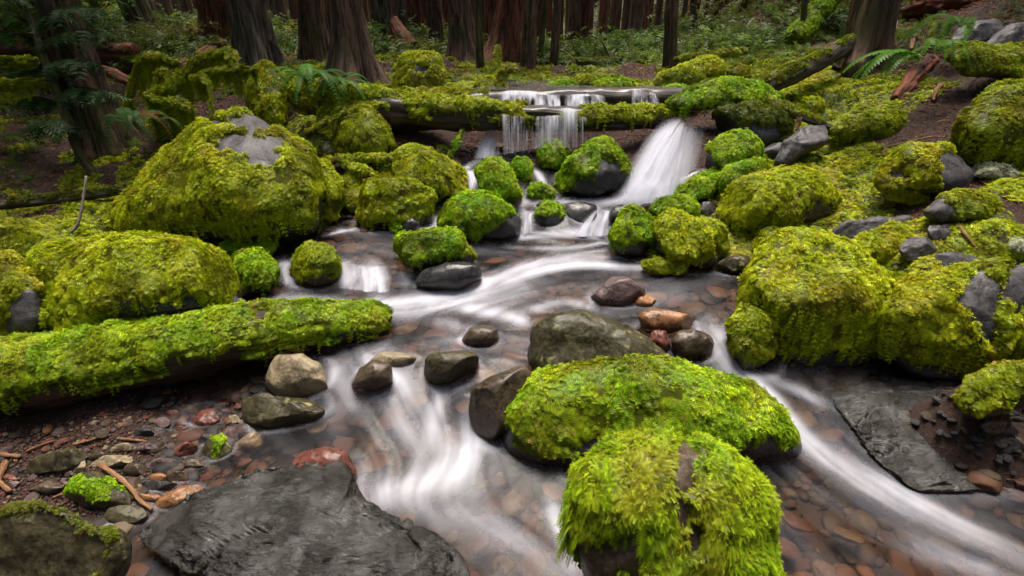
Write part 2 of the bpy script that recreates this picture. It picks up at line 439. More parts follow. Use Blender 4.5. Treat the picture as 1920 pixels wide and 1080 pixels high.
# ------------------------------------------------------------------ heights of water and ground (scattered survey points -> linear RBF)
class RBF:
    def __init__(s, P, z, smooth=0.0):
        P = np.asarray(P, float); s.P = P
        n = len(P)
        D = np.linalg.norm(P[:, None] - P[None], axis=2)
        A = np.zeros((n + 1, n + 1)); A[:n, :n] = -D + smooth * np.eye(n); A[:n, n] = 1; A[n, :n] = 1
        s.w = np.linalg.solve(A, np.concatenate([z, [0]]))
    def __call__(s, xy):
        xy = np.atleast_2d(np.asarray(xy, float)); out = np.empty(len(xy))
        for i in range(0, len(xy), 20000):
            q = xy[i:i + 20000]
            out[i:i + 20000] = -np.linalg.norm(q[:, None] - s.P[None], axis=2) @ s.w[:-1] + s.w[-1]
        return out
WPX = [(300,1080,0),(700,1080,0),(1000,1080,0),(1500,1080,-.02),(1900,1080,-.02),(2300,1080,-.02),(1000,1300,-.02),(1900,1300,-.02),(300,1300,-.01),
 (700,930,0),(900,930,0),(1050,1000,0),(1600,1000,-.01),(1900,950,0),(620,860,.02),(750,850,.04),(900,870,.02),(1480,875,.015),(1600,880,0),
 (640,740,.13),(720,720,.16),(800,750,.12),(870,740,.15),(840,800,.07),(900,690,.19),(1420,720,.12),(1540,760,.07),(1700,860,.005),
 (650,670,.2),(780,640,.22),(950,660,.21),(1340,640,.23),(1365,690,.16),(500,800,.03),(450,850,.02),(600,800,.06),(400,780,.04),
 (500,580,.24),(650,590,.24),(800,590,.24),(950,600,.235),(1080,580,.255),(1250,560,.27),(1350,560,.28),(460,555,.245),(700,545,.255),(620,530,.27),(850,555,.26),
 (540,500,.345),(640,490,.355),(700,500,.335),(760,510,.325),(900,500,.335),(950,520,.305),(1050,490,.325),(1150,495,.33),(1300,520,.3),(1380,520,.3),
 (560,450,.385),(650,450,.39),(740,440,.39),(900,455,.38),(1000,450,.38),(1130,460,.38),(1150,440,.385),(740,405,.415),(800,408,.42),(640,425,.40),
 (990,435,.39),(1120,437,.39),(990,396,.495),(1060,398,.5),(1130,392,.5),(900,385,.5),(1000,380,.52),(1150,375,.53),(1240,365,.55),(900,360,.57),(880,322,.655),(870,300,.68),(920,292,.69),
 (1020,340,.6),(970,350,.59),(1090,300,.66),(980,300,.68)]
WP = np.array([atz(*q) for q in WPX])
waterz = RBF(WP[:, :2], WP[:, 2], 0.01)
GZ = [(30,620,.3),(450,560,.27),(-300,700,.35),(-200,500,.5),(200,450,.45),(500,452,.41),(610,412,.46),(700,398,.5),
 (0,850,.05),(100,880,.035),(300,850,.035),(400,800,.035),(-300,900,.1),(200,800,.10),(450,740,.12),(350,905,.02),(0,1000,.02),(-200,1200,.05),(150,950,.025),(470,820,-.01),(60,760,.12),
 (1700,705,.045),(1850,720,.05),(1700,760,-.06),(1780,800,-.06),(1840,840,-.05),(1650,735,-.06),(1835,775,-.03),(1790,735,-.02),(1890,765,.05),(1900,830,.03),(1920,790,.055),(1950,860,.05),(1500,600,.3),(1400,560,.27),(1620,700,.02),(2100,850,.15),(1240,470,.39),(1350,490,.36),(1420,500,.36),(1180,400,.5),(1240,380,.55)]
GD = [(60,400,3.6),(100,300,4.3),(200,270,4.4),(350,200,5),(80,200,5.5),(100,110,7),(460,130,5.6),(655,150,5.2),(300,70,10),(780,90,8.5),(960,130,6.8),(1000,152,5.6),(1100,120,9),
 (1200,90,14),(1260,132,6.5),(1410,60,10),(1550,65,8),(1630,115,4.7),(1780,30,6),(1900,60,4.2),(1900,180,3.3),(1750,220,3.5),(1600,270,3.7),(1500,290,3.8),(1450,230,4.2),(1900,300,2.9),
 (1700,380,2.95),(1900,420,2.4),(1560,450,2.95),(1750,480,2.4),(1900,640,1.95),(2300,500,2.2),(2400,200,3.5),(820,292,3.95),(1000,292,3.95),(1150,292,3.95),(700,255,4.0),(1350,170,4.6),(620,285,3.9),
 (750,180,4.6),(1000,166,4.75),(850,166,4.75),(1150,166,4.75),(1230,168,4.75),(860,262,4.25),(1000,262,4.25),(1150,262,4.25),(1330,260,3.9),(1430,340,3.4),(560,290,4.1),(480,180,4.9),(820,120,6),(1120,140,6),(1400,130,6),(1330,100,8)]
GW = [(4,2,1.9),(6,5,3.2),(5,10,3),(9,20,5),(-6,3,.8),(-8,8,1.7),(-16,20,3),(0,32,2.2),(12,42,5),(-20,42,4),(0,-5,-.3),(-6,-3,.6),(5,-3,1.2),(60,60,16),(-60,60,10),(0,80,8),(-60,0,6),(60,0,14),(-40,-50,2),(40,-50,5),(0,-60,-.5)]
GP = np.array([atz(*q) for q in GZ] + [at(*q) for q in GD] + [list(map(float, q)) for q in GW])
BED = WP.copy(); BED[:, 2] -= np.where(WP[:, 1] < 1.75, 0.13, 0.10)
gp = np.vstack([GP, BED])
_gz = RBF(gp[:, :2], gp[:, 2], 0.02)
def groundz(xy):
    return _gz(xy)
def gz1(x, y): return float(groundz([[x, y]])[0])

def axis(lo, hi, core0, core1, step, ratio=1.09):
    a = list(np.arange(core0, core1 + 1e-6, step)); s = step
    while a[-1] < hi: s *= ratio; a.append(a[-1] + s)
    s = step; pre = []
    x = core0
    while x > lo: s *= ratio; x -= s; pre.append(x)
    return np.array(pre[::-1] + a)
def grid_faces(nx, ny):
    i = np.arange(ny - 1)[:, None] * nx; j = np.arange(nx - 1)[None]
    return np.stack([i + j, i + j + 1, i + nx + j + 1, i + nx + j], -1).reshape(-1, 4)

gx = axis(-60, 60, -4.2, 4.2, 0.03); gy = axis(-50, 80, 0.5, 7.5, 0.03)
X, Y = np.meshgrid(gx, gy)
P = np.stack([X.ravel(), Y.ravel()], 1)
Z = groundz(P)
# stream-bed weight: near the water survey points
def near_water(P, r=0.35):
    out = np.full(len(P), 9.0)
    for w in WP: out = np.minimum(out, np.hypot(P[:, 0] - w[0], P[:, 1] - w[1]))
    return out
sel = (np.abs(P[:, 0]) < 5) & (P[:, 1] > 0) & (P[:, 1] < 5)
nw = np.full(len(P), 9.0); nw[sel] = near_water(P[sel])
wz = np.full(len(P), -9.0); wz[sel] = waterz(P[sel])
bed = np.where(Z < wz + 0.01, 1.0, 0.0) * sstep(0.55, 0.35, nw)
P3 = np.stack([P[:, 0], P[:, 1], Z], 1)
n_lo = fbm(P3 * 1.3, 4, 3); n_hi = fbm(P3 * 9, 3, 9)
Z = Z + (n_lo * 0.07 + n_hi * 0.022) * (1 - 0.75 * bed) * (0.25 + 0.75 * sstep(.25, .8, nw)) * np.where(P[:, 1] > 6, 1.6, 1)
GV = np.stack([P[:, 0], P[:, 1], Z], 1)
GF = grid_faces(len(gx), len(gy))
# moss on the ground: the right slope and the low left bank
gpx, gpy, gd = survey(GV)
mn = fbm(GV * np.array([2.2, 2.2, 2.2]), 4, 21)
rightm = sstep(1150, 1350, gpx) * sstep(60, 140, gpy)
mound = np.clip(0.74 - 0.5 * sstep(1560, 1700, gpx) * sstep(420, 250, gpy) * .32 - 0.14 * sstep(1650, 1800, gpx) + 0.25 * sstep(1700, 1500, gpx), 0, 1)
leftm = sstep(760, 600, gpx) * (0.50 + 0.16 * sstep(300, 450, gpy)) * sstep(640, 600, gpy)
midm = sstep(560, 700, gpx) * sstep(1350, 1250, gpx) * 0.60
far = sstep(4.5, 7, gd)
mw = np.maximum.reduce([rightm * mound, leftm, midm])
GM = sstep(0.45, 0.62, mw + 0.38 * mn) * (1 - bed)
GM = np.where((gd < 0.3), 0, GM)
low = sstep(620, 700, gpy)
GM = GM * (1 - low)
GM = GM * (1 - sstep(660, 720, gpx) * sstep(1370, 1330, gpx) * sstep(195, 215, gpy) * sstep(420, 400, gpy))
ground = mesh_object('ground', GV, GF, M['ground'], loc=(0, 0, 0), attrs={'mossm': GM, 'bed': bed})
tag(ground, kind='structure')
_GI = (gx, gy, Z.reshape(len(gy), len(gx)))
def gz(x, y):
    """height of the built ground (bilinear)"""
    i = int(np.clip(np.searchsorted(gx, x) - 1, 0, len(gx) - 2)); j = int(np.clip(np.searchsorted(gy, y) - 1, 0, len(gy) - 2))
    tx = (x - gx[i]) / (gx[i + 1] - gx[i]); ty = (y - gy[j]) / (gy[j + 1] - gy[j]); G = _GI[2]
    return float(G[j, i] * (1 - tx) * (1 - ty) + G[j, i + 1] * tx * (1 - ty) + G[j + 1, i] * (1 - tx) * ty + G[j + 1, i + 1] * tx * ty)
def ground_hit(px, py, d0=0.8, d1=40.0):
    """where the line of sight of a survey pixel meets the built ground"""
    r = ray(px, py); d = d0; prev = d
    while d < d1:
        q = CAM + r * d
        if q[2] < gz(q[0], q[1]): break
        prev = d; d *= 1.01
    lo, hi = prev, d
    for _ in range(18):
        m = (lo + hi) / 2; q = CAM + r * m
        if q[2] < gz(q[0], q[1]): hi = m
        else: lo = m
    return CAM + r * hi, hi

def fall(name, top, bot, n=60, m=40, seed=0, dens=(0.8, 0.9), streak=60, bulge=0.04, soft=0.12, gap=0.0, botfade=0.0, topfade=0.06, samp=.35, mid=None, uprof=(1, 1)):
    """sheet of falling water from a lip polyline to a foot polyline (world points); long soft streaks"""
    A = smooth_path(top, n); B = smooth_path(bot, n)
    u = np.linspace(0, 1, n); v = np.linspace(0, 1, m)
    V = np.zeros((m, n, 3))
    for j, t in enumerate(v):
        h = t ** 0.75                      # leaves the lip sideways, then drops
        V[j, :, :2] = A[:, :2] * (1 - h) + B[:, :2] * h
        V[j, :, 2] = A[:, 2] * (1 - t ** 1.35) + B[:, 2] * t ** 1.35
    if mid is not None:
        Mi = smooth_path(mid, n)
        for j, t in enumerate(v):          # quadratic through lip, middle and foot
            V[j] = A * (1 - t) * (1 - 2 * t) + Mi * 4 * t * (1 - t) + B * t * (2 * t - 1)
    U, VV = np.meshgrid(u, v)
    width = np.linalg.norm(A[-1] - A[0])
    p = np.stack([U.ravel() * streak, VV.ravel() * 1.3, np.full(U.size, seed * 3.1)], 1)
    s = fbm(p, 3, seed + 50, 0.6)
    p2 = np.stack([U.ravel() * 5, VV.ravel() * 1.0, np.full(U.size, seed * 1.7)], 1)
    s2 = fbm(p2, 2, seed + 80)
    V.reshape(-1, 3)[:, 1] -= bulge * (0.6 * s2 + 0.25 * s)
    f = dens[0] + (dens[1] - dens[0]) * VV.ravel() + samp * s + 1.2 * samp * s2 - gap
    f = np.clip(f, 0, 0.96) * sstep(0, soft, U.ravel()) * sstep(0, soft, 1 - U.ravel()) * sstep(0, topfade, VV.ravel())
    f *= uprof[0] + (uprof[1] - uprof[0]) * sstep(.25, .85, U.ravel())
    if botfade: f *= 1 - sstep(1 - botfade, 1, VV.ravel())
    o = mesh_object(name, V.reshape(-1, 3), grid_faces(n, m), M['fall'], loc=(0, 0, 0), attrs={'foam': f})
    tag(o, kind='structure')
    return o
# ------------------------------------------------------------------ moss
PAL = {'lime': [(0.19, 0.36, 0.008), (0.32, 0.45, 0.010), (0.28, 0.34, 0.014)],
       'fresh': [(0.21, 0.35, 0.008), (0.33, 0.43, 0.012), (0.34, 0.28, 0.02)],
       'gold': [(0.30, 0.37, 0.008), (0.42, 0.46, 0.011), (0.38, 0.29, 0.018)],
       'olive': [(0.22, 0.28, 0.008), (0.32, 0.36, 0.011), (0.28, 0.22, 0.02)],
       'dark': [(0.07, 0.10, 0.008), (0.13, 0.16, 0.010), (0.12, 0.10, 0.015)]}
MOSS_TRIS = 0
def moss_fronds(acc, V, F, mv, nv, d, pal='gold', lod=None, dens=1.0, Lk=1.0, droop=0.5, strands=0.0, rng=RNG, stand=1.0, sid=0):
    """scatter sprigs over the mossy faces of a surface (V,F tris; mv moss amount per vertex; nv normals)"""
    global MOSS_TRIS
    c = V.mean(0)
    fm = mv[F].mean(1); fm = np.where(fm > 0.3, np.clip(fm * 1.2, 0, 1), 0)
    fn = norm(nv[F].mean(1)); fc = V[F].mean(1)
    tocam = norm(CAM - fc); facing = (fn * tocam).sum(1)
    w = fm * np.where(facing > -0.15, 1, 0.15)
    L0 = (0.0075 + 0.0032 * d) * Lk
    pxl = L0 / d * 512
    if lod is None: lod = 'near' if pxl > 5.5 else ('mid' if pxl > 2.2 else 'far')
    sp = {'near': 0.25, 'mid': 0.26, 'far': 0.30}[lod] * L0
    fi, P, bc = sample_tris(V, F, w, dens / (sp * sp), rng)
    if not len(fi): return
    N = norm((nv[F[fi]] * bc[:, :, None]).sum(1))
    R = rng.normal(size=P.shape); R = norm(R - N * (R * N).sum(1, keepdims=True))
    cl = fbm(P / (L0 * 2.6), 2, 11)
    kk = rng.random(len(P)) < sstep(-1.1, -0.35, cl); fi, P, bc, N, R, cl = fi[kk], P[kk], bc[kk], N[kk], R[kk], cl[kk]
    steep = np.clip(1 - N[:, 2:3], 0, 1.3)
    # shoots lie combed over each other in tufts, pointing downhill on the flanks
    cf = np.stack([fbm(P / (L0 * 4.5) + 31.7 * j, 2, 41 + j) for j in range(3)], 1) * 1.6 + np.array([[0, 0, -1.0]]) * steep * 1.6
    cf = cf - N * (cf * N).sum(1, keepdims=True)
    D = N * (0.34 * stand + 0.40 * rng.random((len(P), 1))) + R * 0.42 + cf * 0.55 + np.array([[0, 0, -1.0]]) * droop * steep
    L = L0 * (0.65 + 0.75 * rng.random(len(P))) * (1 + 0.30 * cl)
    # moss builds up where the cushion is lumpy
    P = P + N * (L0 * 0.30 * cl)[:, None]
    Vt, Ft, I, T = scatter_template(SPRIG[lod], P, D, N, L, 1.0, rng)
    pc = PAL[pal]; a = np.array(pc)
    pn = fbm(P * 5.5 + sid * 3.3, 3, 31) ; pn2 = fbm(P * 14 + 9.1, 3, 35)
    t = sstep(-0.5, 0.6, pn2)[:, None]; C = a[0] * (1 - t) + a[1] * t
    t = (sstep(0.1, 0.75, pn) * 0.5)[:, None]; C = C * (1 - t) + a[2] * t
    C = C * (1 - .45 * sstep(.1, .8, fbm(P * 4 + 50 + sid, 3, 36)))[:, None]
    C = C * np.exp(rng.normal(0, 0.30, (len(P), 1)))
    br = rng.random(len(P)) < 0.035; C[br] = np.array([0.20, 0.11, 0.03]) * (0.6 + rng.random((br.sum(), 1)))
    Cv = C[I] * (0.52 + 0.70 * T[:, None])  # paler new tips, contrast pushed to paint highlights and shaded roots
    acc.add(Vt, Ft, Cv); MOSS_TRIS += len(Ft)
    if strands:
        ws = fm * sstep(0.55, 0.15, fn[:, 2]) * (facing > -0.2)
        Ls = L0 * 3.2
        fi, P, bc = sample_tris(V, F, ws, strands * 0.16 / (sp * sp) / 3, rng)
        if len(fi):
            N = norm((nv[F[fi]] * bc[:, :, None]).sum(1))
            nn = fbm(P * np.array([16, 16, 3]), 2, 71)
            k = nn > -0.25; P = P[k]; N = N[k]; nn = nn[k]
            Nh = N.copy(); Nh[:, 2] = 0
            D = np.array([[0, 0, -1.0]]) + N * 0.28 + rng.normal(0, 0.10, P.shape)
            L = Ls * (0.5 + 0.9 * rng.random(len(P))) * (1 + 0.5 * nn)
            Vt, Ft, I, T = scatter_template(SPRIG['strand'] if lod == 'near' else SPRIG['mid'], P + N * 0.004, D, N, L, 1.0 if lod == 'near' else 0.35, rng)
            C = (a[0] * 0.5 + a[1] * 0.5) * np.exp(rng.normal(0, 0.25, (len(P), 1)))
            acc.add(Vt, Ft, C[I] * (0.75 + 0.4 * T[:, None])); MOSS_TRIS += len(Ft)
def add_moss(parent, V, F, mv, d, pal='gold', thick=0.02, name='moss', **kw):
    """cushion shell + sprigs as a child of the thing the moss grows on"""
    F = to_tris(F)
    nv = vnormals(V, F)
    lump = 0.75 + 0.35 * fbm(V / (thick * 5), 3, 61)
    off = thick * (mv * lump - 0.25 * (1 - mv) - 0.08)
    S = V + nv * off[:, None]
    kf = (mv[F] > 0.06).any(1)
    if not kf.any(): return None
    used = np.unique(F[kf]); rm = np.zeros(len(V), int); rm[used] = np.arange(len(used))
    Sv = S[used]; Sf = rm[F[kf]]; sm = mv[used]
    sn = vnormals(Sv, Sf)
    acc = Acc()
    a = np.array(PAL[pal]); cc = (a[0] * 0.35 + a[2] * 0.25) * np.exp(0.25 * fbm(Sv * 30, 3, 77))[:, None] * .45  # shell colour darkened so gaps between sprigs look shaded
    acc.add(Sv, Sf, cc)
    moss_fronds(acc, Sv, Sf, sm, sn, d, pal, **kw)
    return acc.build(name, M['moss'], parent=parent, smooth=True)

# ------------------------------------------------------------------ rocks
def poly_radius(poly, cen, n=720):
    P = np.asarray(poly, float) - cen
    th = np.linspace(-pi, pi, n, endpoint=False); r = np.zeros(n)
    Q = np.roll(P, -1, 0)
    for p, q in zip(P, Q):
        e = q - p
        den = np.cos(th) * e[1] - np.sin(th) * e[0]
        with np.errstate(divide='ignore', invalid='ignore'):
            t = (p[0] * e[1] - p[1] * e[0]) / den
            s = (p[0] * np.sin(th) - p[1] * np.cos(th)) / den
        ok = (np.abs(den) > 1e-9) & (t > 0) & (s >= -1e-6) & (s <= 1 + 1e-6)
        r = np.where(ok, np.maximum(r, t), r)
    k = np.ones(25) / 25
    rr = np.concatenate([r[-40:], r, r[:40]])
    r = np.convolve(rr, k, 'same')[40:-40]
    return th, r
def centroid(poly):
    P = np.asarray(poly, float); Q = np.roll(P, -1, 0)
    c = P[:, 0] * Q[:, 1] - Q[:, 0] * P[:, 1]; A = c.sum() / 2
    return np.array([((P[:, 0] + Q[:, 0]) * c).sum(), ((P[:, 1] + Q[:, 1]) * c).sum()]) / (6 * A)
def parse(s): return [tuple(map(float, q.split(','))) for q in s.split()]
ROCKS = {}
def rock(name, label, cat, outline, z=None, d=None, mat='rock_gray', tf=0.9, boxy=0.85, facets=0, rough=0.05, sub=None, seed=None, group=None,
         moss=None, cov=0.0, bare=(), pal='gold', thick=None, zlow=None, cuts=5, ripple=0.0, flat=False, keep=False, dep=0.0, shrink=None, **mk):
    """one stone with the silhouette surveyed from the photograph, given its own distance, size and thickness.
    moss: None or True; cov: slope threshold (low = moss everywhere); bare: [(px,py,rx,ry)] spots of naked stone"""
    if shrink is None: shrink = 0.975 if moss else (1.03 if facets else 1.0)
    poly = parse(outline) if isinstance(outline, str) else outline
    P = np.asarray(poly, float); cen = centroid(P); ymax = P[:, 1].max()
    seed = seed if seed is not None else (sum(map(ord, label)) * 7 + int(cen[0])) % 9973
    rng = np.random.default_rng(seed)
    size = math.sqrt(np.ptp(P[:, 0]) * np.ptp(P[:, 1]))
    if d is not None and not keep and not flat:
        d = ground_hit(cen[0], ymax - 5)[1]; d = d + 0.42 * tf * size / 2 / FPX * d
    if d is None:
        d = depz(cen[0], ymax - 4, z)
        d = d + 0.42 * tf * size / 2 / FPX * d
    d = d + dep
    s = d / FPX
    if sub is None: sub = 6 if size > 170 else (5 if size > 60 else 4)
    th, r = poly_radius(P, cen); r = r * shrink
    U, F = ico(sub)
    C = at(cen[0], cen[1], d)
    if flat:   # a slab lying on the ground: outline is its footprint seen from above
        Nrm = np.array([0, 0, 1.0])
        C[2] = z if z is not None else C[2]; W = np.array([atz(x, y, C[2]) for x, y in P])
        cw = np.append(centroid(W[:, :2]), C[2]); C = cw
        th, r = poly_radius(W[:, :2], cw[:2]); r = r * shrink
        A, B, ax, ss = np.array([1.0, 0, 0]), np.array([0, 1.0, 0]), Nrm, 1.0
        T = flat
    else:
        A, B = RGT, -UPV
        ax = norm(CAM - C); ss = s
        T = tf * size / 2 * s
    rho = np.hypot(U[:, 0], U[:, 1]); ang = np.arctan2(U[:, 1], U[:, 0])
    R = np.interp(ang, np.append(th, pi), np.append(r, r[0])) * ss
    g = np.clip(rho, 1e-6, 1) ** boxy
    zz = np.sign(U[:, 2]) * np.abs(U[:, 2]) ** boxy
    cs, sn = U[:, 0] / np.maximum(rho, 1e-6), U[:, 1] / np.maximum(rho, 1e-6)
    L = (R * g * cs)[:, None] * A + (R * g * sn)[:, None] * B + (T * zz)[:, None] * ax
    if not flat:
        # keep lines of sight: points nearer than the outline plane shrink towards the line of sight
        V = C + L
        dd = (V - CAM) @ FWD
        lat = (R * g * cs)[:, None] * A + (R * g * sn)[:, None] * B
        V = C + lat * (dd / d)[:, None] + (T * zz)[:, None] * ax
    else: V = C + L
    msz = size * s if not flat else math.sqrt(np.ptp(W[:, 0]) * np.ptp(W[:, 1]))
    for k in range(facets + (cuts if moss and not facets else 0)):
        n_ = norm(rng.normal(size=3)); 
        if flat: n_ = norm(np.array([0, 0, 1.0]) + rng.normal(0, .22, 3))
        if k % 2 == 0: n_ = norm(n_ + np.array([0, -0.5, 0.7]))
        q = (V - C) @ n_; h = q.max() * (rng.uniform(0.62, 0.86) if facets else rng.uniform(.74, .92)) if not flat else q.max() * rng.uniform(.55, .85)
        V = V - np.maximum(q - h, 0)[:, None] * n_ * 0.93
    if not flat: F = F[:, ::-1]
    nv = vnormals(V, F)
    nz = fbm((V - C) / msz * 3.2 + seed % 97, 5, seed % 31, 0.5)
    rid = np.abs(fbm((V - C) / msz * 5 + seed % 53, 3, 5 + seed % 31))
    V = V + nv * ((rough if not moss or facets else .6 * rough) * msz * (nz - 0.35 * rid * (facets > 0)))[:, None]
    if ripple:
        q = (V - C) / 0.05; q = q + 0.7 * np.stack([fbm(q * .5 + 9 * j, 2, 90 + j) for j in range(3)], 1); q = q * np.array([.55, 1.25, 1.0])
        rg = 1 - np.abs(fbm(q, 4, 77, .55)) * 2.2; big = fbm((V - C) / .16, 3, 78)
        ck = np.abs(fbm((V - C) / .30 + 2.2, 3, 79)); ck = -1.3 * sstep(.045, .0, ck)
        V = V + vnormals(V, F) * (ripple * (rg * (.25 + .75 * sstep(-.4, .5, big)) + ck))[:, None]
    nv = vnormals(V, F)
    base = np.array([C[0], C[1], V[:, 2].min()])
    mv = np.zeros(len(V))
    if moss:
        mm = fbm((V - C) / msz * 4 + 5.5, 4, seed % 17) 
        mv = sstep(0.0, 0.22, nv[:, 2] - cov + 0.30 * mm)
        px, py, _ = survey(V)
        wob = 0.34 * fbm(V / msz * 7, 4, 3) + .25 * fbm(V / msz * 30, 2, 4)
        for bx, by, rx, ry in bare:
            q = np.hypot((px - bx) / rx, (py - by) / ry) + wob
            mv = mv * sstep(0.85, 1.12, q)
        if zlow is not None:
            mv = mv * sstep(zlow, zlow + 0.05, V[:, 2] + 0.05 * mm)
    o = mesh_object(name, V, F, M[mat], loc=base, attrs={'mossm': np.clip(mv * 1.1, 0, 1)})
    tag(o, label, cat, group)
    if moss:
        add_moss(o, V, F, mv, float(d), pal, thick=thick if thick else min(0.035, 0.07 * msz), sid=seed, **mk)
    ROCKS[label] = (V, F, mv, C)
    return o
# ------------------------------------------------------------------ the stones of the stream and its banks
MB = 'mossy boulder'
# foreground
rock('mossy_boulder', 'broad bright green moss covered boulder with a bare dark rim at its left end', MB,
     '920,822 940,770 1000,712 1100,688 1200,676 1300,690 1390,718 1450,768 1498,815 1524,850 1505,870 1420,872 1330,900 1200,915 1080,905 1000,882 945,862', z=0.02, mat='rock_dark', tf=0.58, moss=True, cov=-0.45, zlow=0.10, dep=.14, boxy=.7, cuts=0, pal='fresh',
     bare=[(925,840,40,46),(985,890,70,30),(1240,842,190,30)], strands=0.8, thick=0.026, Lk=1.3, shrink=.97)  # last bare spot: dark band standing in for shade above the nearest boulder
rock('mossy_boulder', 'nearest bright green mossy boulder with a strip of bare brown stone down its front', MB,
     '1062,930 1080,875 1150,828 1230,812 1320,826 1390,872 1430,912 1446,960 1442,1020 1458,1080 1440,1150 1200,1170 1100,1110 1075,1020', z=-0.06, d=1.44, keep=True, cuts=0, mat='rock_brown', tf=0.8, boxy=.78, moss=True, cov=-0.5, zlow=0.02, pal='fresh',
     bare=[(1282,880,24,55),(1275,960,20,40),(1190,1035,42,50),(1120,1060,45,50),(1300,1010,14,30)], strands=0.8, thick=0.026, Lk=1.3, shrink=.97)
rock('stone_slab', 'large flat wet slab of dark stone lying at the bottom left foreground, shining with light from the sky', 'stone slab',
     '246,985 320,955 430,908 520,880 600,878 645,895 700,955 780,1005 862,1062 900,1130 640,1160 470,1105 330,1050 256,1010', z=.075, d=1.6, keep=True, flat=.085, mat='rock_slab', boxy=0.55, rough=0.022, sub=7, ripple=.013, facets=6)
rock('boulder', 'dark brown boulder with specks of moss in the bottom left corner', 'boulder',
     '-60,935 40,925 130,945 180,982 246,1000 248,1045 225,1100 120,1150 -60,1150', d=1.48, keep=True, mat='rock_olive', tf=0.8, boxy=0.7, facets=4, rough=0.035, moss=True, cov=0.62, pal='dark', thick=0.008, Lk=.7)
rock('stone', 'tan angular stone resting by the end of the mossy log', 'stone', '491,730 505,698 526,662 552,658 600,683 613,712 618,742 570,752 520,750 495,744', z=0.09, mat='rock_tan', tf=0.9, boxy=0.7, facets=5, rough=0.04)
rock('stone', 'flat grey green layered stone below the tan angular stone', 'stone', '455,748 500,738 590,748 612,772 592,796 530,800 490,806 458,795', z=0.03, mat='rock_olive', tf=0.8, boxy=0.6, facets=3, rough=0.045)
rock('stone', 'wet brick red stone at the head of the flat wet slab', 'stone', '535,880 565,850 610,836 650,848 667,882 662,915 600,925 545,905', z=0.0, mat='rock_red', tf=0.9, facets=3, rough=0.03)
rock('boulder', 'large olive brown boulder with pale lichen spots in mid stream', 'boulder',
     '988,680 995,650 1003,612 1040,590 1095,586 1150,603 1212,636 1248,668 1268,694 1230,730 1100,735 1020,720', z=0.17, mat='rock_olive', tf=0.75, boxy=0.62, facets=0, seed=5, rough=0.045, shrink=1.04, sub=6)
rock('stone', 'dark rounded stone under thin flowing water left of the lichen spotted boulder', 'stone', '786,705 790,668 815,650 870,648 908,662 902,695 860,724 810,726', z=0.16, mat='rock_olive', shrink=.86, tf=1.0, facets=2, rough=0.02)
rock('stone', 'glistening brown stone above the dark rounded stone in mid stream', 'stone', '860,640 880,612 905,606 936,614 940,636 920,654 880,656', z=0.2, mat='rock_brown', tf=0.9, rough=0.03, shrink=.88)
rock('boulder', 'steep dark wet boulder with water sliding over it behind the broad mossy boulder', 'boulder', '873,775 880,730 920,702 985,680 1010,705 975,800 925,835 885,812', z=0.06, mat='rock_brown', shrink=.94, tf=0.8, boxy=0.7, facets=3, rough=0.03)
rock('stone', 'small dark brown stone breaking the water in the left foreground chute', 'stone', '652,728 670,690 700,670 736,678 742,716 705,736', z=0.16, mat='rock_brown', tf=0.9, rough=0.03, shrink=.88)
rock('stone', 'tan drowned stone beside the dark brown stone of the left chute', 'stone', '682,678 710,660 755,658 790,668 770,690 700,692', z=0.175, mat='rock_tan', tf=0.8, rough=0.03, shrink=.88)
rock('stone', 'flat angular grey brown stone with cracks on the shallow pool', 'stone', '1103,562 1150,515 1190,519 1212,531 1206,552 1192,576 1112,574', z=0.255, mat='rock_mauve', tf=0.7, boxy=0.55, facets=4, rough=0.035)
rock('stone', 'small pale orange stone touching the flat cracked stone', 'stone', '1189,572 1197,556 1215,552 1230,562 1228,574 1200,579', z=0.255, mat='rock_orange', tf=0.9, facets=2)
rock('stone', 'long glossy orange brown stone behind the lichen spotted boulder', 'stone', '1196,592 1225,577 1290,587 1318,600 1302,618 1250,624 1205,616', z=0.25, mat='rock_orange', tf=0.8, rough=0.03, facets=2)
rock('stone', 'dark brown stone at the lip of the right hand chute', 'stone', '1257,642 1270,622 1302,616 1342,634 1332,664 1280,672', z=0.2, mat='rock_brown', tf=0.9, rough=0.035, facets=2)
rock('stone', 'small reddish stone squeezed beside the lichen spotted boulder', 'stone', '1215,640 1225,618 1248,620 1258,648 1245,662', z=0.21, mat='rock_red', tf=0.8)
rock('mossy_boulder', 'small upright mossy boulder standing at the right hand chute', MB, '1368,610 1388,577 1420,571 1446,588 1460,622 1448,670 1430,705 1395,715 1374,670', z=0.11, mat='rock_brown', tf=0.9, moss=True, cov=-0.35, zlow=0.20, pal='olive', strands=.4)
# right bank
rock('mossy_boulder', 'huge mossy boulder on the right bank with long shaggy moss hanging over the water', MB,
     '1383,555 1398,512 1430,460 1480,434 1540,433 1590,450 1640,500 1680,530 1690,590 1672,650 1620,700 1520,700 1475,690 1452,630 1402,580', z=0.13, mat='rock_gray', tf=0.85, moss=True, cov=-0.75, zlow=0.2, pal='gold', strands=1.6, thick=0.04, Lk=1.15, shrink=.93)
rock('mossy_boulder', 'wide boulder on the right edge with shaggy moss and patches of bare grey stone', MB,
     '1640,570 1690,530 1760,498 1840,484 1940,480 2010,520 2020,620 1960,680 1850,700 1770,720 1700,705 1650,650', z=0.16, mat='rock_gray', tf=0.8, moss=True, cov=-0.7, zlow=0.22, pal='gold', strands=1.8, thick=0.04, Lk=1.15, shrink=.94,
     bare=[(1835,560,34,62),(1905,535,28,60),(1850,620,22,30)])
rock('stone_slab', 'smooth grey slab lying behind the wide shaggy boulder on the right bank', 'stone slab', '1640,512 1700,484 1780,473 1880,478 1960,490 1960,540 1800,550 1700,540', d=2.32, mat='rock_gray', tf=0.6, boxy=0.6, facets=2, rough=0.02)
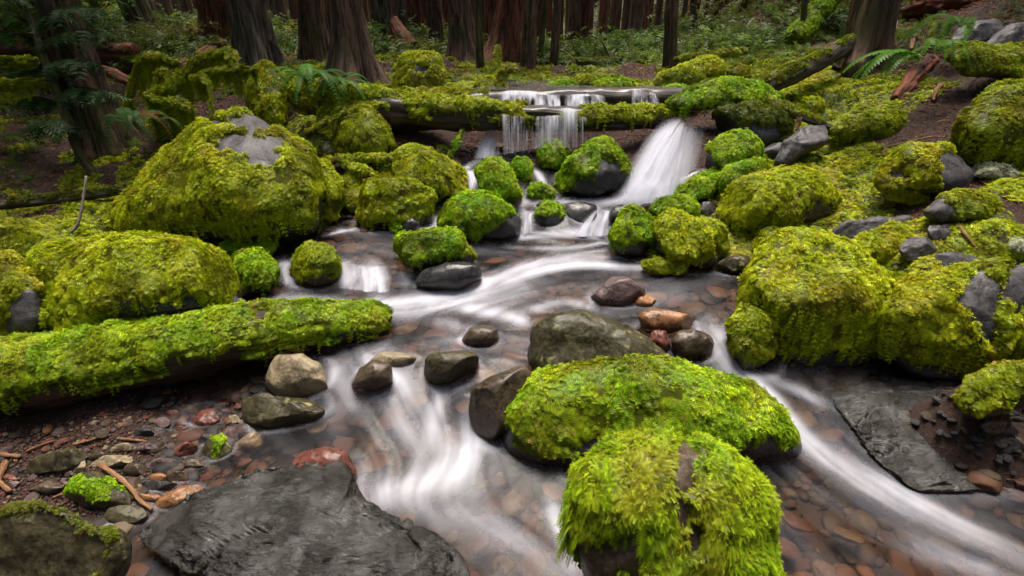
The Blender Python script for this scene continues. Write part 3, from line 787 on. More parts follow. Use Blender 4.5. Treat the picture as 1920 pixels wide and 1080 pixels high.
rock('stone_slab', 'sloping wet dark slab shining at the right edge of the lower stream', 'stone slab', '1528,715 1575,688 1660,690 1750,704 1825,742 1872,792 1885,850 1840,905 1720,905 1640,845 1570,770', z=.045, d=2.0, flat=.10, mat='rock_slab', boxy=0.6, rough=0.022, sub=7, ripple=.010, facets=5)
rock('stone', 'flat dark grey stone above the huge shaggy boulder', 'stone', '1558,438 1590,415 1650,406 1722,405 1705,425 1640,446 1575,455', d=2.80, mat='rock_gray', tf=0.7, boxy=0.65, facets=3)
rock('stone', 'dark grey peaked stone beside the low mossy mound on the right bank', 'stone', '1686,468 1705,445 1738,444 1772,462 1742,480 1700,490', d=2.52, mat='rock_gray', tf=0.8, facets=4, boxy=.7)
rock('stone', 'flat grey stone behind the dark peaked stone', 'stone', '1730,440 1745,422 1785,422 1798,440 1770,456 1738,456', d=2.62, mat='rock_gray', tf=0.7, facets=3)
rock('mossy_boulder', 'low mossy mound between the flat dark stone and the dark peaked stone', MB, '1580,470 1620,445 1670,425 1710,424 1722,445 1700,475 1650,495 1595,492', d=2.58, mat='rock_gray', tf=0.8, moss=True, cov=-0.6, pal='gold', strands=.6)
rock('mossy_boulder', 'grey stone half coated with moss below the bare topped boulder', MB, '1722,400 1760,372 1800,362 1860,372 1880,405 1830,425 1750,418', d=2.72, mat='rock_gray', tf=0.8, moss=True, cov=0.0, pal='olive', bare=[(1758,395,34,24)], facets=2)
rock('mossy_boulder', 'boulder on the right bank mossy on its left and bare grey stone on its right', MB, '1645,345 1668,302 1700,280 1770,273 1812,295 1846,322 1832,350 1790,385 1710,385 1660,372', d=2.95, mat='rock_gray', tf=0.85, facets=3, moss=True, cov=-0.5, pal='gold', bare=[(1805,330,48,52),(1770,300,14,10),(1690,330,26,9)])
rock('mossy_boulder', 'tall shaggy mossy boulder at the far right edge under the fern', MB, '1783,275 1800,230 1840,188 1885,158 1960,140 2030,200 2030,310 1900,315 1820,300', d=2.85, mat='rock_gray', tf=0.85, moss=True, cov=-0.9, pal='olive', strands=2.0, thick=0.05, Lk=1.15, shrink=.93)
rock('mossy_boulder', 'low shaggy moss mound under the fern on the right slope', MB, '1545,250 1570,222 1620,205 1670,205 1705,225 1700,255 1640,270 1570,268', d=3.55, mat='rock_gray', tf=0.8, moss=True, cov=-0.7, pal='olive', strands=1.0, Lk=1.15, shrink=.93)
rock('stone', 'curved bare grey stone leaning beside the shaggy moss mound', 'stone', '1452,310 1470,265 1508,238 1552,234 1567,255 1545,272 1505,290 1480,315', d=3.55, mat='rock_gray', tf=0.7, facets=3)
rock('stone', 'dark grey stone behind the two small mossy rolls', 'stone', '1425,285 1440,266 1475,262 1492,280 1480,308 1440,308', d=3.7, mat='rock_gray', tf=0.8, facets=3)
rock('mossy_boulder', 'mossy boulder right of the cascade with a bare brown flank on its right', MB, '1338,398 1358,360 1420,325 1480,318 1550,333 1590,365 1600,400 1540,425 1480,435 1420,440 1355,420', z=0.47, mat='rock_brown', tf=0.9, moss=True, cov=-0.6, zlow=.45, pal='gold', bare=[(1550,410,58,34)], strands=1.2, thick=.03)
rock('mossy_boulder', 'long mossy boulder crest above the boulder with the brown flank', MB, '1336,350 1360,316 1412,302 1447,312 1445,335 1400,360 1350,370', d=3.5, mat='rock_gray', tf=0.8, moss=True, cov=-0.7, pal='lime', strands=.5)
rock('mossy_boulder', 'slim mossy boulder between the waterfall and the long mossy crest', MB, '1262,368 1290,345 1340,318 1352,340 1330,372 1285,385', d=3.5, mat='rock_gray', tf=0.8, moss=True, cov=-0.6, pal='lime')
rock('mossy_boulder', 'round mossy boulder right of the waterfall below the overhanging slab', MB, '1318,312 1330,278 1366,249 1406,249 1428,272 1424,300 1380,325 1330,335', d=3.7, mat='rock_dark', tf=0.9, moss=True, cov=-0.2, pal='lime', bare=[(1325,310,14,30)])
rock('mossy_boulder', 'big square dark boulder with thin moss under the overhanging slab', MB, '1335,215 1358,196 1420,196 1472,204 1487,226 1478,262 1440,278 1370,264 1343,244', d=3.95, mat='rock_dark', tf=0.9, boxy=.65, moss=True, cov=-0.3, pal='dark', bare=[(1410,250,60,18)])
rock('mossy_boulder', 'mossy flat roof slab overhanging the top of the waterfall', MB, '1240,200 1290,170 1350,152 1420,158 1475,186 1464,199 1400,202 1320,206 1262,212', d=4.0, keep=True, mat='rock_dark', tf=0.7, moss=True, cov=-0.45, pal='lime', strands=.8)
rock('mossy_boulder', 'green mossy rock at the water edge right of the cascade pool', MB, '1141,462 1150,415 1168,391 1200,394 1230,420 1228,455 1205,480 1160,476', z=0.37, mat='rock_gray', tf=0.9, moss=True, cov=-0.45, zlow=.41, pal='lime', strands=.5)
rock('mossy_boulder', 'round mossy rock with a dark cleft right of the green water edge rock', MB, '1213,435 1258,405 1310,409 1352,430 1365,470 1348,500 1300,505 1258,490 1228,465', z=0.34, mat='rock_gray', tf=0.9, facets=2, moss=True, cov=-0.5, zlow=.38, pal='gold', bare=[(1232,455,9,16)], strands=.5)
rock('mossy_boulder', 'flat mossy ledge above the green water edge rock', MB, '1215,392 1240,374 1290,369 1320,382 1312,405 1260,410 1222,408', d=3.45, mat='rock_gray', tf=0.8, moss=True, cov=-0.5, pal='lime')
rock('mossy_stone', 'flat green moss patch of a stone lying on the shallow pool', 'mossy stone', '1203,500 1230,487 1275,485 1294,498 1275,514 1225,515', z=0.325, mat='rock_gray', tf=0.6, moss=True, cov=-0.3, pal='olive')
rock('stone', 'small blue grey stone between the mossy ledge and the brown flanked boulder', 'stone', '1307,398 1318,378 1332,378 1338,398 1325,408', d=3.4, mat='rock_gray', tf=0.8, facets=2)
rock('stone', 'flat grey green stone at the right end of the shallow pool', 'stone', '1340,500 1362,482 1400,478 1415,492 1400,512 1358,514', z=0.325, mat='rock_olive', tf=0.7, facets=2)
rock('mossy_stone', 'moss streaked stone tucked behind the huge shaggy boulder', 'mossy stone', '1412,470 1430,438 1456,426 1475,436 1455,465 1425,490', z=0.37, mat='rock_brown', tf=0.8, moss=True, cov=-0.2, pal='olive')
rock('stone', 'grey stone breaking the right foot of the waterfall', 'stone', '1243,352 1262,332 1300,318 1330,312 1318,345 1280,370 1250,368', d=3.58, mat='rock_dark', tf=0.7, rough=.02)
# centre
rock('mossy_boulder', 'bright green moss cushion on a black rock in the middle of the cascade', MB, '823,425 836,380 870,367 920,371 958,393 980,412 976,446 900,452 832,440', z=0.39, mat='rock_dark', tf=0.85, boxy=.75, moss=True, cov=-0.55, zlow=.425, pal='lime', bare=[(962,428,34,26)], thick=.035, strands=.8)
rock('mossy_boulder', 'vivid green moss cushion of a rock below the black rock cushion', MB, '741,468 754,437 800,431 852,434 870,450 868,480 830,497 780,510 752,497', z=0.35, mat='rock_dark', tf=0.85, moss=True, cov=-0.5, zlow=.385, pal='lime', strands=.4)
rock('mossy_stone', 'small wet stone with a moss cap right of the vivid green cushion', 'mossy stone', '828,490 845,464 868,455 892,485 880,502 838,504', z=0.345, mat='rock_dark', tf=0.8, moss=True, cov=.1, pal='olive', bare=[(870,492,18,12)])
rock('boulder', 'smooth black wedge rock under the vivid green cushion with white water at its foot', 'boulder', '772,538 795,505 850,488 896,494 905,520 862,545', z=0.29, mat='rock_dark', tf=0.7, rough=.02, facets=2)
rock('mossy_boulder', 'round mossy rock standing between two little falls left of the stream', MB, '543,500 554,470 585,457 616,467 637,495 634,530 590,542 552,536', z=0.27, mat='rock_brown', tf=0.9, moss=True, cov=-0.35, zlow=.31, pal='olive')
rock('stone', 'small round grey stone with a green tuft in white water', 'stone', '748,422 756,408 775,406 788,418 784,434 755,438', z=0.40, mat='rock_dark', tf=0.9)
rock('mossy_stone', 'tiny moss tuft stone in white water beside the small round grey stone', 'mossy stone', '732,430 736,418 748,415 753,428 746,439', z=0.40, mat='rock_dark', tf=0.9, moss=True, cov=-.7, pal='lime')
rock('mossy_boulder', 'large smooth dome of moss below the fallen log', MB, '736,310 748,283 778,277 830,298 872,330 882,358 860,375 800,375 752,352', z=0.52, mat='rock_gray', tf=0.9, moss=True, cov=-0.8, pal='gold', thick=.035)
rock('mossy_boulder', 'blocky mossy boulder with a dark front face below the smooth moss dome', MB, '670,410 688,350 720,332 772,345 805,365 808,395 782,415 700,426', z=0.42, mat='rock_gray', tf=0.9, boxy=.7, facets=2, moss=True, cov=-0.5, pal='gold', strands=.8)
rock('mossy_boulder', 'slanting mossy boulder between two threads of falling water', MB, '893,322 918,297 946,305 962,340 978,366 952,386 912,374', z=0.54, mat='rock_dark', tf=0.9, moss=True, cov=-0.7, pal='lime')
rock('mossy_stone', 'small upright mossy stone right of the slanting boulder', 'mossy stone', '956,318 968,297 985,296 997,312 995,335 975,345', z=0.60, mat='rock_dark', tf=0.9, moss=True, cov=-0.6, pal='lime')
rock('mossy_boulder', 'rounded mossy rock under the dripping log', MB, '1007,290 1020,268 1048,265 1063,280 1062,308 1040,322 1014,315', z=0.64, mat='rock_dark', tf=0.9, moss=True, cov=-0.6, pal='lime')
rock('mossy_boulder', 'long tilted boulder with a moss back and a bare wet face beside the waterfall', MB, '1033,352 1058,312 1108,271 1140,266 1168,292 1184,332 1165,364 1085,374', z=0.54, mat='rock_dark', tf=0.85, facets=2, moss=True, cov=-0.35, pal='lime', bare=[(1145,335,34,42),(1110,355,40,18)])
rock('mossy_stone', 'low pair of moss lumps on a stone below the tilted boulder', 'mossy stone', '986,368 992,348 1008,344 1030,352 1046,366 1025,378', z=0.53, mat='rock_dark', tf=0.8, moss=True, cov=-0.4, pal='lime')
rock('mossy_boulder', 'dark rock with a round moss cap at the lip of the lower step', MB, '1000,400 1012,384 1032,380 1056,390 1064,412 1058,436 1010,438', z=0.39, mat='rock_dark', tf=0.8, moss=True, cov=-0.1, zlow=.48, pal='lime')
rock('stone', 'rounded dark brown rock at the lip of the lower step with water on both sides', 'stone', '1050,400 1062,381 1090,378 1118,384 1122,410 1100,432 1062,434', z=0.39, mat='rock_dark', tf=0.8, rough=.02)
rock('stone', 'low dark rock at the right end of the lower step', 'stone', '1138,408 1150,388 1175,382 1192,392 1185,412 1155,420', z=0.45, mat='rock_dark', tf=0.8)
rock('stone', 'dark wet stone lying in the pool at the foot of the waterfall', 'stone', '1003,384 1015,376 1045,376 1052,384 1040,390 1012,390', z=0.52, mat='rock_dark', tf=0.7)
rock('stone', 'grey stone wedged left of the rounded mossy rock under the log', 'stone', '962,295 970,282 990,280 995,294 980,302', z=0.66, mat='rock_dark', tf=0.8, facets=2)
# left
rock('mossy_boulder', 'great pyramid shaped boulder on the left bank, mossy with bare grey patches near its top', MB,
     '203,442 214,388 270,338 320,283 370,243 420,222 466,212 520,234 560,262 592,290 608,335 615,375 606,425 575,462 500,470 430,452 330,456 235,456', z=0.385, mat='rock_gray', tf=0.8, boxy=1.0, cuts=0, seed=11, rough=.045, moss=True, cov=-0.75, zlow=.43, pal='gold', thick=.04, strands=.9, Lk=1.0,
     bare=[(452,272,60,24),(478,230,54,17),(505,268,30,12),(412,233,18,9),(505,300,22,18),(575,440,55,26),(600,400,12,36),(480,300,20,20)])
rock('mossy_boulder', 'mossy shoulder boulder just behind the great pyramid boulder', MB, '575,330 590,292 615,300 640,335 645,375 625,415 595,418 580,380', d=3.62, mat='rock_gray', tf=0.9, moss=True, cov=-0.8, pal='gold')
rock('mossy_boulder', 'broad shaggy mossy boulder left of the stream behind the mossy log', MB,
     '66,545 52,482 98,455 180,445 300,444 380,457 440,488 455,530 450,566 380,592 250,618 150,640 90,650 70,610', z=0.28, mat='rock_dark', tf=0.75, boxy=.75, moss=True, cov=-0.55, zlow=.33, pal='gold', strands=2.4, thick=.04, bare=[(330,590,130,34)], Lk=1.05, shrink=.94)
rock('mossy_boulder', 'boulder at the left edge with moss above and bare grey stone below', MB, '-60,520 0,482 50,480 78,520 82,600 70,645 0,660 -60,650', z=0.32, mat='rock_gray', tf=0.8, moss=True, cov=-0.6, pal='gold', bare=[(45,590,38,50)], strands=1)
rock('mossy_boulder', 'mossy hump at the left edge behind the broad shaggy boulder', MB, '-40,440 0,418 60,416 108,440 105,470 60,490 -40,490', d=3.1, mat='rock_gray', tf=0.9, moss=True, cov=-0.9, pal='olive')
rock('mossy_boulder', 'fresh green mossy rock right of the broad shaggy boulder', MB, '436,505 448,474 490,472 518,492 524,530 500,550 455,556', z=0.28, mat='rock_dark', tf=0.9, moss=True, cov=-0.7, zlow=.31, pal='lime', strands=.4)
rock('mossy_stone', 'flat bright green moss shelf at the foot of the great pyramid boulder', 'mossy stone', '405,470 440,452 500,446 524,456 505,478 440,485', d=3.02, mat='rock_gray', tf=0.7, moss=True, cov=-0.6, pal='lime')
rock('mossy_stone', 'small golden moss lump leaning on the front of the great pyramid boulder', 'mossy stone', '318,440 332,414 358,408 378,420 382,450 350,460 325,455', d=2.95, mat='rock_gray', tf=0.9, moss=True, cov=-0.8, pal='gold')
rock('mossy_boulder', 'big mossy dome under the ferns left of the fallen log', MB, '598,215 640,190 690,200 722,235 740,285 720,305 650,300 600,280', d=3.98, mat='rock_gray', tf=0.9, moss=True, cov=-0.8, pal='olive', strands=.6)
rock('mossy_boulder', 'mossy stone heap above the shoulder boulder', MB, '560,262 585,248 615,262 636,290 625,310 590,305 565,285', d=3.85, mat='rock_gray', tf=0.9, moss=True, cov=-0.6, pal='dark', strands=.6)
for (lab, o_, d_, p_) in [
  ('small moss ball left of the smooth moss dome', '705,335 718,310 738,308 748,330 740,350 715,350', 3.62, 'gold'),
  ('low moss lump at the left foot of the smooth moss dome', '640,330 655,318 672,322 680,345 665,372 645,360', 3.62, 'gold'),
  ('moss hummock between the shoulder boulder and the blocky boulder', '635,385 650,355 680,345 690,365 675,400 645,405', 3.45, 'olive'),
  ('moss knob on top right of the blocky boulder', '818,372 826,358 842,356 852,370 845,384 825,384', 3.5, 'olive'),
  ('little green moss rock left of the black rock cushion', '795,400 808,382 828,380 836,395 825,412 800,414', 3.35, 'lime'),
  ('moss roll under the right slope log', '1500,215 1510,190 1530,180 1545,192 1535,215 1510,222', 3.95, 'gold'),
  ('round moss ball on the slope right of the far log end', '1362,150 1366,130 1384,119 1404,128 1408,148 1385,158', 5.0, 'olive'),
  ('moss pad at the right end of the rear log', '1225,188 1245,168 1275,160 1300,172 1290,190 1250,196', 4.35, 'lime'),
  ('small moss roll left of the slim waterfall boulder', '1385,305 1395,288 1425,282 1438,296 1428,310 1398,314', 3.6, 'lime'),
  ('moss tuft rock under the fallen log left of the hidden spout', '816,290 822,276 836,274 844,286 838,298 822,300', 4.0, 'dark'),
  ('mossy lump among the roots behind the front log', '888,180 893,155 910,146 932,152 938,172 925,184 900,188', 4.65, 'gold'),
  ('low moss cushion at the back of the top pool left of the dry stones', '1018,168 1025,158 1055,154 1085,158 1095,168 1060,174', 4.95, 'lime'),
  ('wide low moss cushion at the back of the top pool', '1100,168 1115,156 1150,150 1185,155 1200,166 1150,172', 4.95, 'lime'),
  ('moss hummock behind the back of the top pool', '1080,160 1095,146 1120,141 1145,150 1140,164 1100,168', 5.6, 'olive'),
]:
    rock('mossy_stone', lab, 'mossy stone', o_, d=d_, mat='rock_gray', tf=0.9, moss=True, cov=-0.7, pal=p_)
rock('mossy_boulder', 'isolated mossy boulder with a litter patch on the duff bank below the trees', MB, '738,160 742,125 762,106 795,97 820,105 832,135 828,168 780,182 745,178', d=5.4, mat='rock_gray', tf=0.9, facets=2, moss=True, cov=-0.7, pal='gold', bare=[(790,128,18,9),(735,145,8,12)])
rock('mossy_boulder', 'long mossy hump climbing the right slope behind the roof slab', MB, '1222,160 1250,140 1300,118 1340,108 1362,124 1345,150 1290,170 1240,172', d=5.0, mat='rock_gray', tf=0.8, moss=True, cov=-0.6, pal='gold')
rock('boulder', 'grey boulder at the top of the right slope beside the fern', 'boulder', '1770,80 1795,55 1830,40 1870,38 1890,58 1850,85 1800,100', d=3.9, mat='rock_gray', tf=0.8, facets=3)
rock('boulder', 'long grey outcrop at the right edge above the tall shaggy boulder', 'boulder', '1830,90 1870,60 1930,36 1990,40 1990,90 1900,110 1850,112', d=3.6, mat='rock_gray', tf=0.7, facets=3)
rock('mossy_boulder', 'moss covered outcrop right of the big fern', MB, '1772,110 1800,88 1850,95 1930,90 1990,110 1990,170 1880,150 1800,140', d=3.5, mat='rock_gray', tf=0.8, moss=True, cov=-0.4, pal='olive')

rock('mossy_stone', 'low earthy mossy hump between the sloping wet slab and the dark right edge pebbles', 'mossy stone', '1790,752 1815,715 1860,694 1930,690 1990,700 1990,752 1900,768 1850,790 1815,782', d=1, dep=-.06, mat='rock_brown', tf=.6, moss=True, cov=.0, pal='olive', cuts=2, rough=.09)
rock('stone', 'wet brown stone lying against the mossy hump by the sloping slab', 'stone', '1838,800 1850,780 1876,776 1890,792 1880,812 1852,815', d=1, dep=-.03, mat='rock_brown', tf=.9, facets=3)
# ------------------------------------------------------------------ cobbles, pebbles and gravel
def ell(cx, cy, rx, ry, rot=0, seed=0):
    r = np.random.default_rng(seed); k = 11; t = np.linspace(0, 2 * pi, k, endpoint=False); j = 1 + r.normal(0, .08, k)
    x = np.cos(t) * rx * j; y = np.sin(t) * ry * j; a = radians(rot)
    return list(zip(cx + x * math.cos(a) - y * math.sin(a), cy + x * math.sin(a) + y * math.cos(a)))
COB = [
 ('big brick red cobble, the largest red one below the mossy log', 382, 790, 37, 20, -14, 'rock_red', 3), ('round red cobble left above the biggest red cobble', 322, 778, 16, 10, 0, 'rock_red', 0),
 ('pale speckled cobble above the biggest red cobble', 352, 768, 18, 10, 8, 'rock_tan', 2), ('veined purple cobble left of the biggest red cobble', 303, 795, 18, 13, 0, 'rock_mauve', 2),
 ('wet rust red cobble touching the lower left of the biggest red cobble', 340, 808, 17, 9, 0, 'rock_red', 0), ('flat dark wet cobble left of the red wet cobbles', 268, 812, 24, 10, 0, 'rock_dark', 2),
 ('slanting dark red cobble in the middle of the gravel', 345, 845, 26, 16, -22, 'rock_red', 3), ('cracked maroon cobble left of the slanting dark red cobble', 268, 842, 26, 12, 0, 'rock_mauve', 3),
 ('oval khaki cobble beside the cracked maroon cobble', 226, 843, 21, 11, -20, 'rock_tan', 0), ('brown egg shaped cobble left of the long tan cobble', 182, 855, 16, 12, -20, 'rock_brown', 0),
 ('long flat tan cobble, palest of the gravel bar', 208, 867, 42, 13, -6, 'rock_tan', 2), ('smooth grey brown oval cobble below the long tan cobble', 249, 883, 28, 14, -3, 'rock_brown', 0),
 ('mauve wedge cobble left of the brown egg shaped cobble', 142, 862, 20, 8, -18, 'rock_mauve', 3), ('tan brown cobble below the mauve wedge cobble', 151, 877, 18, 10, -35, 'rock_tan', 0),
 ('flat brown oval cobble beside the tufted cobble', 358, 872, 26, 11, 0, 'rock_brown', 0), ('two tone brown cobble left of the flat brown oval', 305, 872, 28, 12, -8, 'rock_mauve', 2),
 ('blue grey cobble hidden behind the tufted cobble', 388, 828, 17, 15, -30, 'rock_dark', 0), ('wine red cobble right of the blue grey cobble', 429, 816, 17, 13, 0, 'rock_mauve', 0),
 ('pale rounded cobble right of the biggest red cobble', 442, 790, 18, 10, 10, 'rock_tan', 2), ('amber cobble wedged above the black flat cobble', 295, 897, 20, 10, 0, 'rock_orange', 0),
 ('dull brown cobble above the large orange cobble', 331, 896, 24, 13, 0, 'rock_brown', 2), ('glossy black flat cobble beside the large orange cobble', 298, 912, 36, 11, 4, 'rock_dark', 2),
 ('large smooth orange cobble touching the wet slab', 330, 936, 50, 17, -26, 'rock_orange', 0), ('small rusty orange cobble left of the large orange cobble', 280, 935, 26, 9, 5, 'rock_orange', 0),
 ('long dark brown cobble with a red face near the bottom left boulder', 88, 916, 36, 15, -8, 'rock_brown', 3), ('wide flat olive slab bedded in the gravel at the left', 108, 868, 62, 22, -8, 'rock_olive', 2),
 ('light mauve chip on the flat olive slab', 97, 888, 14, 7, -15, 'rock_mauve', 2), ('mauve chip right of the flat olive slab', 131, 888, 12, 8, -25, 'rock_mauve', 2),
 ('tiny pink chip above the mossy dark cobble', 118, 905, 10, 5, 0, 'rock_mauve', 2), ('red cobble at the left edge of the gravel', 17, 897, 16, 8, 5, 'rock_red', 0),
 ('purplish cobble under the red cobble at the left edge', 26, 912, 18, 9, 0, 'rock_mauve', 2), ('dark angular cobble at the left end of the gravel', 40, 884, 16, 6, -25, 'rock_dark', 3),
 ('smooth dark olive cobble between the bottom left boulder and the slab', 233, 968, 38, 24, -6, 'rock_olive', 0), ('small red pebble at the tip of the wet slab', 252, 981, 13, 8, -10, 'rock_red', 0),
 ('pale drowned cobble at the left edge of the foreground pool', 466, 832, 36, 15, -20, 'rock_tan', 0), ('brown drowned cobble beside the red stone at the slab', 525, 832, 30, 11, -5, 'rock_brown', 0),
 ('yellowish pebble below the layered stone', 470, 809, 12, 5, 0, 'rock_tan', 0), ('orange pebble below the layered stone', 503, 807, 10, 5, 0, 'rock_orange', 0), ('bright red pebble near the white chute', 549, 803, 10, 5, 0, 'rock_red', 0),
 ('cluster forming red flake under the mossy log', 425, 757, 24, 8, -6, 'rock_red', 3), ('flat mauve cobble under the red flake', 430, 772, 22, 7, -6, 'rock_mauve', 2),
 ('brown orange cobble at the right edge behind the dark pebbles', 1840, 758, 21, 18, 15, 'rock_tan', 2), ('dark grey cobble left of the right edge pebbles', 1858, 808, 18, 13, 0, 'rock_dark', 2), ('dark flat cobble at the top of the right edge pebbles', 1890, 807, 20, 11, 0, 'rock_dark', 2),
 ('rough dark cobble in the middle of the right edge pebbles', 1894, 836, 22, 17, 0, 'rock_dark', 3), ('olive cobble at the right edge of the picture by the water', 1917, 856, 14, 14, 0, 'rock_olive', 2), ('brownish oval pebble on the right edge pebbles', 1905, 788, 13, 6, 10, 'rock_brown', 0)]
for lab, cx, cy, rx, ry, rot, mat, fc in COB:
    rock('cobble', lab, 'cobble', ell(cx, cy, rx * 1.05, ry * 1.05, rot, int(cx)), d=1, mat=mat, tf=1.0, boxy=.8, facets=fc + 3, rough=.035, sub=5 if rx > 24 else 4)
rock('mossy_stone', 'upright olive cobble with a bright green tuft of moss on its side', 'mossy stone', '374,850 380,828 398,815 420,818 436,840 435,862 415,882 390,878', d=1, mat='rock_olive', tf=.9, moss=True, cov=.35, pal='lime', thick=.006, Lk=.6, bare=[(385,850,18,40),(432,850,10,40)])
rock('mossy_stone', 'dark rounded cobble with green moss beside the long crooked stick', 'mossy stone', '122,925 135,900 160,884 190,882 212,900 245,925 250,955 200,965 150,955', d=1, mat='rock_olive', tf=.9, boxy=.75, moss=True, cov=.25, pal='lime', thick=.006, Lk=.7, bare=[(180,888,30,10),(225,935,26,26)])
# small pebbles: a few kinds, each one its own stone
PM = []
for k in range(7):
    U, F = ico(3); r = np.random.default_rng(50 + k); V = U * np.array([1, r.uniform(.6, .95), r.uniform(.4, .65)])
    for j in range(7):
        n_ = norm(r.normal(size=3)); q = V @ n_; V = V - np.maximum(q - q.max() * r.uniform(.68, .9), 0)[:, None] * n_ * .9
    V = V + vnormals(V, F) * (.10 * fbm(U * 1.6 + k * 9, 3, k))[:, None]; PM.append((V, F))
PMESH = {}
KINDS = [('rock_red', 'small rust red pebble in the gravel below the mossy log'), ('rock_brown', 'small brown pebble in the gravel below the mossy log'), ('rock_mauve', 'small purplish pebble in the gravel below the mossy log'), ('rock_tan', 'small tan pebble in the gravel below the mossy log'), ('rock_dark', 'small dark pebble in the gravel below the mossy log'), ('rock_orange', 'small orange pebble in the gravel below the mossy log')]
def pebble(x, y, z, r, mat, k, label, group, rng, name='pebble', cat='pebble', squash=1.0):
    key = (mat, k)
    if key not in PMESH:
        o = mesh_object(name, PM[k][0], PM[k][1], M[mat], loc=(0, 0, 0), attrs={'mossm': np.zeros(len(PM[k][0]))}); PMESH[key] = o.data
    else: o = bpy.data.objects.new(name, PMESH[key]); COL.objects.link(o)
    o.name = name; o.location = (x, y, z); o.scale = (r, r, r * squash); o.rotation_euler = (rng.normal(0, .2), rng.normal(0, .2), rng.random() * 6.28)
    tag(o, label, cat, group)
rng = np.random.default_rng(91)
taken = [(c[1], c[2], c[3] * .8, c[4] * .8) for c in COB]
def inpoly(x, y, P):
    c = False; j = len(P) - 1
    for i in range(len(P)):
        if (P[i][1] > y) != (P[j][1] > y) and x < (P[j][0] - P[i][0]) * (y - P[i][1]) / (P[j][1] - P[i][1]) + P[i][0]: c = not c
        j = i
    return c
GPOLY = [(-30, 822), (120, 792), (300, 748), (455, 722), (470, 800), (450, 850), (420, 900), (330, 960), (260, 985), (100, 940), (-30, 935)]
cnt = 0
while cnt < 180:
    x, y = rng.uniform(-30, 520), rng.uniform(715, 985)
    if not inpoly(x, y, GPOLY): continue
    rp = rng.choice([4, 5, 7, 9, 13]) * rng.uniform(.8, 1.2)
    if any(((x - a) / (b_ + rp * .5)) ** 2 + ((y - b) / (c_ + rp * .4)) ** 2 < 1 for a, b, b_, c_ in taken): continue
    q, d = ground_hit(x, y); taken.append((x, y, rp * .9, rp * .6))
    mi = rng.choice(6, p=[.32, .24, .18, .10, .10, .06]); r = rp / FPX * d
    pebble(q[0], q[1], q[2] + r * .08, r, KINDS[mi][0], int(rng.integers(7)), KINDS[mi][1], 'gravel pebbles below the mossy log', rng); cnt += 1
cnt = 0
while cnt < 118:
    x, y = rng.uniform(1705, 1985), rng.uniform(705, 892)
    if x < 1812 + max(0, y - 750) * .42 and not (ground_hit(x, y)[0][2] > .085 and y > 715): continue
    q, d = ground_hit(x, y); rp = rng.uniform(5, 12); r = rp / FPX * d
    mt = rng.choice(['rock_dark', 'rock_brown'], p=[.7, .3])
    pebble(q[0], q[1], q[2] + r * .3, r, mt, int(rng.integers(7)), 'small dark pebble on the gravel of the lower right bank', 'dark pebbles on the lower right bank', rng); cnt += 1
# cobbles drowned under the thin flowing water
DROWN = [(820, 608, 40, 'rock_red'), (700, 640, 36, 'rock_red'), (1012, 588, 34, 'rock_orange'), (1075, 552, 24, 'rock_orange'), (958, 656, 28, 'rock_red'), (905, 690, 34, 'rock_tan'), (840, 805, 26, 'rock_red'), (730, 765, 30, 'rock_tan'), (780, 735, 24, 'rock_orange'),
 (640, 660, 22, 'rock_brown'), (600, 640, 24, 'rock_red'), (1300, 562, 42, 'rock_brown'), (1230, 540, 30, 'rock_tan'), (1150, 600, 36, 'rock_red'), (1090, 625, 20, 'rock_mauve'), (930, 472, 34, 'rock_orange'), (1010, 480, 26, 'rock_brown'), (1350, 530, 30, 'rock_orange'),
 (1560, 800, 36, 'rock_red'), (1510, 765, 26, 'rock_brown'), (1600, 985, 74, 'rock_brown'), (1760, 930, 50, 'rock_brown'), (1500, 960, 40, 'rock_mauve'), (1850, 990, 60, 'rock_olive'), (1700, 1040, 60, 'rock_red'), (1560, 1060, 40, 'rock_brown'), (900, 1000, 50, 'rock_red'), (820, 1030, 46, 'rock_mauve'), (1000, 1040, 40, 'rock_red'), (760, 960, 36, 'rock_brown'),
 (700, 850, 30, 'rock_mauve'), (640, 815, 26, 'rock_red'), (590, 780, 24, 'rock_brown'), (860, 640, 20, 'rock_tan'), (760, 600, 24, 'rock_brown'), (660, 450, 26, 'rock_brown'), (600, 445, 24, 'rock_red'), (1120, 470, 26, 'rock_mauve'), (880, 745, 26, 'rock_orange'), (960, 930, 34, 'rock_brown'), (1040, 900, 26, 'rock_tan'), (560, 870, 22, 'rock_brown'), (480, 870, 24, 'rock_mauve'), (1440, 790, 22, 'rock_red'), (1480, 1010, 30, 'rock_red'), (1640, 900, 40, 'rock_mauve')]
for x, y, rp, mt in DROWN:
    z = .2
    for _ in range(25):
        q = atz(x, y, z); z = .6 * z + .4 * float(waterz(q[None, :2])[0])
    rp = min(rp, 26); q = atz(x, y, z); r = rp / FPX * ((q - CAM) @ FWD)
    mt = {'rock_red': 'bed_red', 'rock_orange': 'bed_orange', 'rock_tan': 'bed_orange', 'rock_mauve': 'bed_red'}.get(mt, 'bed_brown')
    pebble(q[0], q[1], z - .034 - r * .36, r * 1.1, mt, int(rng.integers(7)), 'smooth cobble blurred under the thin flowing water of the stream', 'drowned cobbles in the stream', rng, 'drowned_cobble', 'cobble', .5)
